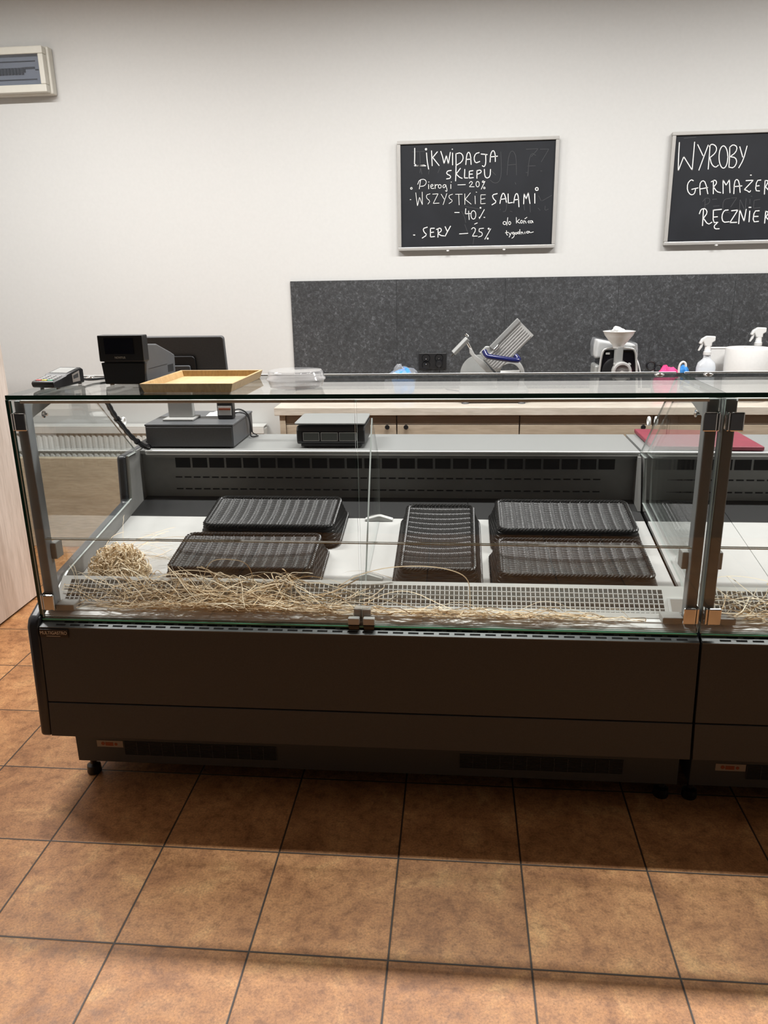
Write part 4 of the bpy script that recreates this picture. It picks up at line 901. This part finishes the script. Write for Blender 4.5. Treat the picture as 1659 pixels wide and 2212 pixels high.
tag(MB().tube(smooth_path([(0.262, 1.247, 1.02), (0.285, 1.27, 1.025), (0.309, 1.30, 1.00), (0.314, 1.31, 0.96), (0.314, 1.30, 0.92), (0.318, 1.29, 0.9045), (0.34, 1.32, 0.9045)], 2), 0.003).tube(smooth_path([(0.262, 1.248, 1.01), (0.282, 1.262, 1.012), (0.309, 1.29, 0.999), (0.3135, 1.32, 0.95), (0.3135, 1.325, 0.915), (0.33, 1.34, 0.9045)], 2), 0.0025).build('device_cable', M['black'], smooth=True), 'black cables hanging down the right side of the cash drawer', 'cable')

# price scale
sc = thing('shop_scale', 'black shop scale with stainless pan and three dark windows on the shelf', 'scale')
MB().prism([(1.118, SZ + 0.012), (1.112, SZ + 0.024), (1.112, 0.968), (1.122, 0.984), (1.305, 0.984), (1.31, 0.93), (1.30, SZ + 0.012)], 'x', 0.542, 0.803).build('scale_body', M['black'], sc, bevel=0.006, seg=3)
MB().box(0.556, 0.79, 1.120, 1.295, SZ + 0.003, SZ + 0.014).build('scale_base', M['black'], sc, bevel=0.003)
for fx in (0.575, 0.77):
    for fy in (1.135, 1.28): MB().lathe([(0, 0), (0.010, 0), (0.010, 0.006), (0, 0.006)], (fx, fy, 0.9001), 14).build('foot', M['black'], sc)
MB().box(0.562, 0.778, 1.1105, 1.1125, 0.926, 0.964).build('display_panel', M['black_gloss'], sc)
for a, b in ((0.568, 0.630), (0.636, 0.700), (0.706, 0.772)):
    f_ = MB().box(a, b, 1.1085, 1.1106, 0.929, 0.9305).box(a, b, 1.1085, 1.1106, 0.9595, 0.961).box(a, a + 0.0012, 1.1085, 1.1106, 0.929, 0.961).box(b - 0.0012, b, 1.1085, 1.1106, 0.929, 0.961).build('window_outline', M['light_grey'], sc)
    MB().box(a + 0.0015, b - 0.0015, 1.1095, 1.1104, 0.931, 0.959).build('window_pane', M['lcd'], f_)
MB().box(0.64, 0.70, 1.16, 1.24, 0.984, 0.9915).build('pan_support', M['black'], sc)
MB().prism(rnd_rect(0.268, 0.208, 0.014), 'z', 0.9915, 0.9975).xform(Matrix.Translation((0.670, 1.210, 0))).build('weighing_pan', M['steel'], sc, bevel=0.002)

# cutting board
o = MB().prism([(1.852, 1.086), (2.238, 1.072), (2.232, 1.362), (1.852, 1.398)], 'z', SZ, SZ + 0.016).build('cutting_board', M['red_board'], bevel=0.004, seg=3)
tag(o, 'maroon plastic cutting board on the stainless shelf of the second counter', 'cutting board')

# corrugated cable bundle by the left end pane
pth = smooth_path([(-0.085, 0.76, 1.237), (0.012, 0.676, 1.225), (0.0, 0.69, 1.19), (-0.012, 0.74, 1.13), (-0.008, 0.80, 1.06), (0.0, 0.88, 0.985), (0.012, 0.96, 0.935), (-0.01, 1.05, 0.920), (-0.062, 1.10, 0.9215), (-0.0615, 1.20, 0.9175), (-0.060, 1.30, 0.9175)][1:], 3)
rr = [0.0085 + 0.0012 * math.sin(i * 2.2) for i in range(len(pth))]
cb = MB().tube(pth, rr, 10).build('cable_bundle', M['black'], smooth=True)
tag(cb, 'black cable bundle with ties hanging behind the left glass end to the cash drawer', 'cable')
for k in (14, 26, 38, 48):
    p, q = pth[k], pth[k + 1]; d = (q - p).normalized()
    MB().cyl(p - d * 0.003, p + d * 0.003, 0.0112, 14).box(p.x + 0.008, p.x + 0.018, p.y - 0.002, p.y + 0.002, p.z - 0.001, p.z + 0.001).build('cable_tie', M['black_gloss'], cb)

# ------------------------------------------------------------------ meat slicer on the worktop
WZ = 0.9003
def S(u, v): return (1.035 + u * 0.0003402, 1.026 + (818 - v) * 0.0003402)
sl = thing('meat_slicer', 'silver meat slicer with a dark blue handle on the worktop', 'slicer')
MB().prism(rnd_rect(0.34, 0.26, 0.03), 'z', 0.928, 0.965).xform(Matrix.Translation((1.325, 2.235, 0))).build('slicer_base', M['slicer_grey'], sl, bevel=0.006)
for fx in (1.187, 1.462):
    for fy in (2.12, 2.345): MB().lathe([(0, 0), (0.019, 0), (0.017, 0.006), (0.010, 0.012), (0.011, 0.03), (0, 0.03)], (fx, fy, WZ), 20).build('foot', M['charcoal'], sl, smooth=True)
arc = lambda cu, cv, r, a0, a1, n: [S(cu + r * math.cos(math.radians(a0 + (a1 - a0) * k / n)), cv - r * math.sin(math.radians(a0 + (a1 - a0) * k / n))) for k in range(n + 1)]
MB().prism(arc(655, 835, 285, 180, 62, 24) + [S(790, 583), S(840, 700), S(850, 830), S(850, 1000), S(380, 1000)], 'y', 2.285, 2.315).build('blade_guard', M['slicer_grey'], sl, bevel=0.004)
outer = arc(1050, 830, 268, 75, -15, 18); inner = arc(1090, 815, 160, -10, 150, 18)
MB().prism(arc(1045, 835, 273, 88, -12, 18) + [S(1312, 1000), S(1220, 1000), S(1250, 818)] + arc(1095, 815, 155, 0, 120, 14) + [S(930, 690), S(960, 560)], 'y', 2.24, 2.28).build('motor_housing', M['cast_alu'], sl, bevel=0.005)
MB().tube([(*S(960, 800),)[:1] + (2.24, S(960, 800)[1]), (S(1240, 795)[0], 2.24, S(1240, 795)[1])], 0.014, 12).build('housing_bar', M['cast_alu'], sl, smooth=True)
q = lambda u, v: S(u, v)
MB().prism([q(495, 405), q(530, 420), q(575, 500), q(700, 600), q(905, 825), q(905, 1000), q(880, 1000), q(800, 830), q(560, 560), q(500, 480)], 'y', 2.165, 2.20).build('slide_arm', M['cast_alu'], sl, bevel=0.003)
MB().prism([q(700, 590), q(760, 600), q(900, 735), q(905, 830), q(760, 830), q(860, 780)], 'y', 2.20, 2.24).build('thickness_plate', M['charcoal'], sl)
a, b = S(270, 480), S(470, 275)
MB().tube([(a[0], 2.17, a[1]), (b[0], 2.17, b[1])], 0.0165, 6).build('pusher_grip', M['steel'], sl, bevel=0.002)
MB().tube([(S(480, 250)[0], 2.17, S(480, 250)[1]), (S(442, 215)[0], 2.17, S(442, 215)[1])], 0.006, 10).tube([(S(240, 525)[0], 2.17, S(240, 525)[1]), (S(270, 490)[0], 2.17, S(270, 490)[1])], 0.0035, 8).tube([(S(450, 300)[0], 2.17, S(450, 300)[1]), (S(520, 430)[0], 2.18, S(520, 430)[1])], 0.006, 8).build('pusher_pin', M['chrome'], sl, smooth=True)
# ribbed carriage: plate with ribs along its length
ang = math.atan2(-(235 - 720), (1420 - 945)); cxz = S(1040, 385)
R_ = Matrix.Translation((cxz[0], 2.10, cxz[1])) @ Matrix.Rotation(-ang, 4, 'Y')
Lc, Wc = 0.245, 0.092
cm = MB().box(-Lc / 2, Lc / 2, 0.006, 0.012, -Wc / 2, Wc / 2)
for k in range(7): cm.prism([(-0.0045 + (-Wc / 2 + 0.012 + k * 0.0113), 0) if False else (0, 0)] * 0 or [(0.006, -Wc / 2 + 0.009 + k * 0.0123 - 0.0045), (0.000, -Wc / 2 + 0.009 + k * 0.0123 - 0.002), (0.000, -Wc / 2 + 0.009 + k * 0.0123 + 0.002), (0.006, -Wc / 2 + 0.009 + k * 0.0123 + 0.0045)], 'x', -Lc / 2 + 0.004, Lc / 2 - 0.012)
cm.xform(R_).build('carriage_plate', M['cast_alu'], sl)
MB().box(-0.06, Lc / 2 + 0.002, -0.006, 0.014, Wc / 2, Wc / 2 + 0.022).xform(R_).build('carriage_fence', M['steel'], sl, bevel=0.003)
MB().prism([q(635, 465), q(720, 370), q(770, 370), q(860, 440), q(1000, 560), q(930, 735), q(850, 690), q(740, 590)], 'y', 2.112, 2.125).build('carriage_cheek', M['slicer_grey'], sl, bevel=0.004)
hp = [(S(700, 425)[0], 2.085, S(700, 425)[1]), (S(735, 495)[0], 2.07, S(735, 495)[1]), (S(800, 505)[0], 2.06, S(800, 505)[1]), (S(1160, 560)[0], 2.06, S(1160, 560)[1]), (S(1190, 545)[0], 2.07, S(1190, 545)[1]), (S(1140, 495)[0], 2.085, S(1140, 495)[1])]
MB().tube(smooth_path(hp, 2), 0.0125, 12).build('handle', M['blue'], sl, smooth=True)
MB().tube([(S(845, 415)[0], 2.09, S(845, 415)[1]), (S(905, 350)[0], 2.09, S(905, 350)[1])], 0.007, 10).build('fence_screw', M['chrome'], sl, smooth=True)

# ------------------------------------------------------------------ meat grinder
gx, gy = 1.938, 2.20
gr = thing('meat_grinder', 'black and silver meat grinder with a white feed tray on the worktop', 'grinder')
GB = MB().prism([(-0.105, 0.004), (0.105, 0.004), (0.084, 0.245), (-0.078, 0.245)], 'y', 0.02, 0.058).prism([(-0.105, 0.004), (0.105, 0.004), (0.092, 0.198), (-0.086, 0.198)], 'y', 0.055, 0.19)
GB.xform(Matrix.Translation((gx - 0.003, gy, WZ))).build('grinder_body', M['black_gloss'], gr, bevel=0.012, seg=3)
tr_ = [(gx - 0.103, gy + 0.014, WZ + 0.03), (gx - 0.095, gy + 0.014, WZ + 0.14), (gx - 0.087, gy + 0.014, WZ + 0.235), (gx - 0.068, gy + 0.014, WZ + 0.255), (gx + 0.055, gy + 0.014, WZ + 0.255), (gx + 0.075, gy + 0.014, WZ + 0.235), (gx + 0.085, gy + 0.014, WZ + 0.14), (gx + 0.095, gy + 0.014, WZ + 0.03)]
MB().tube(smooth_path(tr_, 2), 0.0055, 10).build('front_trim', M['cast_alu'], gr, smooth=True)
MB().box(gx - 0.115, gx - 0.088, gy + 0.03, gy + 0.16, WZ + 0.0, WZ + 0.17).build('side_panel', M['slicer_grey'], gr, bevel=0.01)
MB().lathe([(0, 0.0), (0.058, 0.0), (0.062, -0.006), (0.050, -0.012), (0, -0.012)], (gx - 0.02, gy + 0.021, WZ + 0.145), 36, 'y').build('drive_ring', M['black'], gr, smooth=True)
MB().lathe([(0.030, 0.012), (0.034, -0.05), (0.036, -0.052), (0.046, -0.055), (0.046, -0.082), (0.042, -0.088), (0.034, -0.088), (0.034, -0.080), (0, -0.080)], (gx - 0.002, gy + 0.01, WZ + 0.150), 36, 'y').build('barrel', M['cast_alu'], gr, smooth=True)
pf = MB()
for i in range(-6, 7):
    for j in range(-6, 7):
        x_, z_ = i * 0.0052 + (j % 2) * 0.0026, j * 0.0045
        if 0.007 < math.hypot(x_, z_) < 0.031: pf.lathe([(0, -0.0812), (0.0017, -0.0812), (0.0017, -0.0803), (0, -0.0803)], (gx - 0.002 + x_, gy + 0.01, WZ + 0.150 + z_), 6, 'y')
pf.build('plate_holes', M['hole'], gr)
for a_ in range(4):
    an = math.radians(45 + 90 * a_); MB().lathe([(0, -0.080), (0.006, -0.079), (0.006, -0.060), (0, -0.060)], (gx - 0.002 + 0.049 * math.cos(an), gy + 0.01, WZ + 0.150 + 0.049 * math.sin(an)), 12, 'y').build('ring_lug', M['cast_alu'], gr, smooth=True)
MB().tube([(gx - 0.016, gy - 0.03, WZ + 0.17), (gx - 0.016, gy - 0.03, WZ + 0.262)], 0.021, 24).build('feed_tube', M['steel'], gr, smooth=True)
MB().lathe([(0.0, 0.258), (0.024, 0.258), (0.027, 0.272), (0.040, 0.286), (0.066, 0.318), (0.074, 0.336), (0.077, 0.338), (0.072, 0.339), (0.062, 0.320), (0.036, 0.294), (0.0, 0.288)], (gx - 0.020, gy - 0.03, WZ), 40, sy=0.8).build('feed_tray', M['white_plastic'], gr, smooth=True)
MB().box(gx - 0.068, gx - 0.048, gy + 0.017, gy + 0.0199, WZ + 0.222, WZ + 0.232).build('switch', M['light_grey'], gr, bevel=0.003)
rngp = random.Random(3)
cr = MB(); n1, n2 = 14, 20
vs = []
for i in range(n1 + 1):
    for k in range(n2):
        th, ph = math.pi * i / n1, 2 * math.pi * k / n2; r = 0.030 * (1 + 0.16 * math.sin(3 * ph + 2 * th) + 0.12 * math.cos(5 * th + 2 * ph) + rngp.uniform(-0.04, 0.04))
        vs.append((gx - 0.030 + r * 1.15 * math.sin(th) * math.cos(ph), gy - 0.028 + r * math.sin(th) * math.sin(ph), WZ + 0.330 + r * 0.85 * math.cos(th)))
cr.add(vs, [(i * n2 + k, i * n2 + (k + 1) % n2, (i + 1) * n2 + (k + 1) % n2, (i + 1) * n2 + k) for i in range(n1) for k in range(n2)])
tag(cr.build('crumpled_wrap', M['white_plastic'], smooth=True), 'crumpled white wrap lying in the white feed tray of the grinder', 'wrap')
tag(MB().tube(smooth_path([(gx + 0.108, gy + 0.198, WZ + 0.16), (gx + 0.115, gy + 0.19, WZ + 0.185), (gx + 0.125, gy + 0.17, WZ + 0.16), (gx + 0.138, gy + 0.15, WZ + 0.10), (gx + 0.140, gy + 0.13, WZ + 0.03), (gx + 0.15, gy + 0.13, WZ + 0.006), (gx + 0.20, gy + 0.16, WZ + 0.005)], 2), 0.0045).build('white_cable', M['white_plastic'], smooth=True), 'white cable looping down the right side of the meat grinder', 'cable')
# clear pack of folded napkins lying on the grinder's flat top
bg = thing('napkin_pack', 'clear pack of folded napkins lying on top of the meat grinder, behind its feed tube', 'napkins', None, (gx - 0.008, gy + 0.126, WZ + 0.1985), 0.0)
MB().prism([(-0.098, 0.002), (0.098, 0.002), (0.092, 0.066), (-0.02, 0.074), (-0.094, 0.090)], 'y', -0.055, 0.055).build('napkins', M['paper'], bg, bevel=0.010, seg=3)
MB().prism([(-0.106, 0.0), (0.108, 0.0), (0.101, 0.074), (-0.02, 0.081), (-0.104, 0.098), (-0.112, 0.06)], 'y', -0.062, 0.062).build('bag', M['film'], bg, bevel=0.010, seg=3)
MB().box(0.050, 0.070, -0.0640, -0.0622, 0.034, 0.056).box(0.074, 0.092, -0.0640, -0.0622, 0.030, 0.060).build('printed_mark', M['grey_plastic'], bg)

# ------------------------------------------------------------------ small things right of the grinder
def crumple(name, mat, c, sx, sy, sz, seed, label, cat, amp=0.22):
    r_ = random.Random(seed); n1, n2 = 12, 22; ph0 = [r_.uniform(0, 6.28) for _ in range(4)]; vs = []
    for i in range(n1 + 1):
        for k in range(n2):
            th, ph = math.pi * i / n1, 2 * math.pi * k / n2
            r = 1 + amp * math.sin(3 * ph + ph0[0]) * math.sin(th) + amp * 0.7 * math.cos(4 * th + ph0[1] + ph) + amp * 0.5 * math.sin(6 * ph + 3 * th + ph0[2])
            vs.append((c[0] + sx * r * math.sin(th) * math.cos(ph), c[1] + sy * r * math.sin(th) * math.sin(ph), max(c[2] + 0.0005, c[2] + sz * 0.9 + sz * r * math.cos(th))))
    o = MB().add(vs, [(i * n2 + k, i * n2 + (k + 1) % n2, (i + 1) * n2 + (k + 1) % n2, (i + 1) * n2 + k) for i in range(n1) for k in range(n2)]).build(name, mat, None, smooth=True)
    return tag(o, label, cat)
bb = thing('plastic_bag', 'clear bag with bright blue contents on the worktop left of the slicer', 'bag', None, (0.862, 2.44, WZ))
bbo = crumple('bag_contents', M['sky_blue'], (0, 0, 0), 0.058, 0.045, 0.070, 5, '', '', 0.15); bbf = crumple('clear_bag', M['film'], (-0.012, 0, 0), 0.075, 0.06, 0.076, 9, '', '', 0.2)
for o in (bbo, bbf):
    o.parent = bb
    for k_ in ('label', 'category'): del o[k_]
crumple('cloth', M['pink'], (2.185, 2.30, WZ), 0.060, 0.05, 0.078, 11, 'bright pink cloth on the worktop right of the grinder', 'cloth', 0.16)
crumple('cloth', M['sky_blue'], (2.285, 2.37, WZ), 0.034, 0.045, 0.075, 13, 'bright blue cloth between the pink cloth and the spray bottle', 'cloth', 0.16)
ks = thing('kitchen_shears', 'black handled shears standing behind the pink cloth', 'shears')
MB().torus((2.135, 2.405, WZ + 0.145), 0.021, 0.0055, 'y').torus((2.172, 2.407, WZ + 0.130), 0.019, 0.0055, 'y').build('shear_handle', M['black'], ks, smooth=True)
MB().prism([(2.145, 0.0), (2.158, 0.0), (2.150, 0.125), (2.138, 0.125)], 'y', 2.402, 2.405).xform(Matrix.Translation((0, 0, WZ))).prism([(2.150, WZ), (2.163, WZ), (2.160, WZ + 0.112), (2.150, WZ + 0.112)], 'y', 2.406, 2.409).build('shear_blade', M['steel'], ks)
hk = [(2.244, 2.27, WZ + 0.006), (2.244, 2.27, WZ + 0.10), (2.238, 2.27, WZ + 0.140), (2.242, 2.27, WZ + 0.168), (2.256, 2.27, WZ + 0.180), (2.269, 2.27, WZ + 0.172), (2.272, 2.27, WZ + 0.155)]
tag(MB().tube(smooth_path(hk, 2), 0.0055, 10).tube([(2.200, 2.27, WZ + 0.0065), (2.290, 2.27, WZ + 0.0065)], 0.006, 10).build('white_hook', M['white_plastic'], smooth=True), 'white plastic hook standing up between the cloths and spray bottle', 'hook')
def spray_bottle(x, y, label, liquid, h=0.0, flip=1):
    t = thing('spray_bottle', label, 'spray bottle', 'spray bottles on the worktop', (x, y, WZ))
    rp = [(0, 0.0), (0.036, 0.0), (0.043, 0.006), (0.046, 0.04), (0.046, 0.155 + h), (0.040, 0.178 + h), (0.020, 0.196 + h), (0.0165, 0.204 + h), (0.0165, 0.240 + h), (0, 0.240 + h)]
    MB().lathe(rp, (0, 0, 0), 32, sy=0.75).build('bottle', M['bottle'], t, smooth=True)
    if liquid: MB().lathe([(0, 0.003), (0.034, 0.003), (0.041, 0.008), (0.0440, 0.04), (0.0440, 0.150), (0, 0.150)], (0, 0, 0), 32, sy=0.72).build('liquid', M['blue_liquid'], t, smooth=True)
    h += 0.030
    MB().lathe([(0.0185, 0.186 + h), (0.0185, 0.200 + h), (0.0150, 0.204 + h), (0.0135, 0.228 + h), (0, 0.228 + h)], (0, 0, 0), 24).build('collar', M['white_plastic'], t, smooth=True)
    z = 0.226 + h; f = flip
    MB().prism([(f * -0.016, z), (f * 0.016, z), (f * 0.016, z + 0.018), (f * 0.030, z + 0.026), (f * 0.030, z + 0.048), (f * -0.012, z + 0.050), (f * -0.034, z + 0.036), (f * -0.044, z + 0.014), (f * -0.034, z + 0.010), (f * -0.026, z + 0.022)], 'y', -0.011, 0.011).build('spray_head', M['white_plastic'], t, bevel=0.004, seg=3, smooth=True)
    MB().prism([(f * -0.022, z + 0.022), (f * -0.030, z + 0.020), (f * -0.046, z - 0.020), (f * -0.040, z - 0.022), (f * -0.028, z - 0.004)], 'y', -0.006, 0.006).build('trigger', M['white_plastic'], t, bevel=0.002)
    return t
spray_bottle(2.357, 2.235, 'spray bottle with pale blue liquid in front of the white box', True)
spray_bottle(2.664, 2.44, 'spray bottle half hidden behind the paper towel roll at the right edge', False, 0.022)
bx = thing('white_box', 'white cardboard box behind the spray bottle with blue liquid', 'box')
MB().box(2.405, 2.58, 2.335, 2.375, WZ, WZ + 0.235).build('box_body', M['paper'], bx, bevel=0.003)
MB().box(2.403, 2.582, 2.333, 2.377, WZ + 0.235, WZ + 0.239).build('box_lid', M['paper'], bx, bevel=0.001)
rl = thing('paper_towel_roll', 'large white paper towel roll at the right edge of the photo', 'paper towel', None, (2.545, 2.22, WZ))
MB().lathe([(0.022, 0.0), (0.103, 0.0), (0.105, 0.003), (0.105, 0.246), (0.103, 0.249), (0.022, 0.249)], (0, 0, 0), 56).build('roll', M['paper'], rl, smooth=True)
MB().lathe([(0.0195, 0.001), (0.022, 0.001), (0.022, 0.2495), (0.0195, 0.2495), (0.0195, 0.001)], (0, 0, 0), 28).build('cardboard_core', M['sticker'], rl, smooth=True)
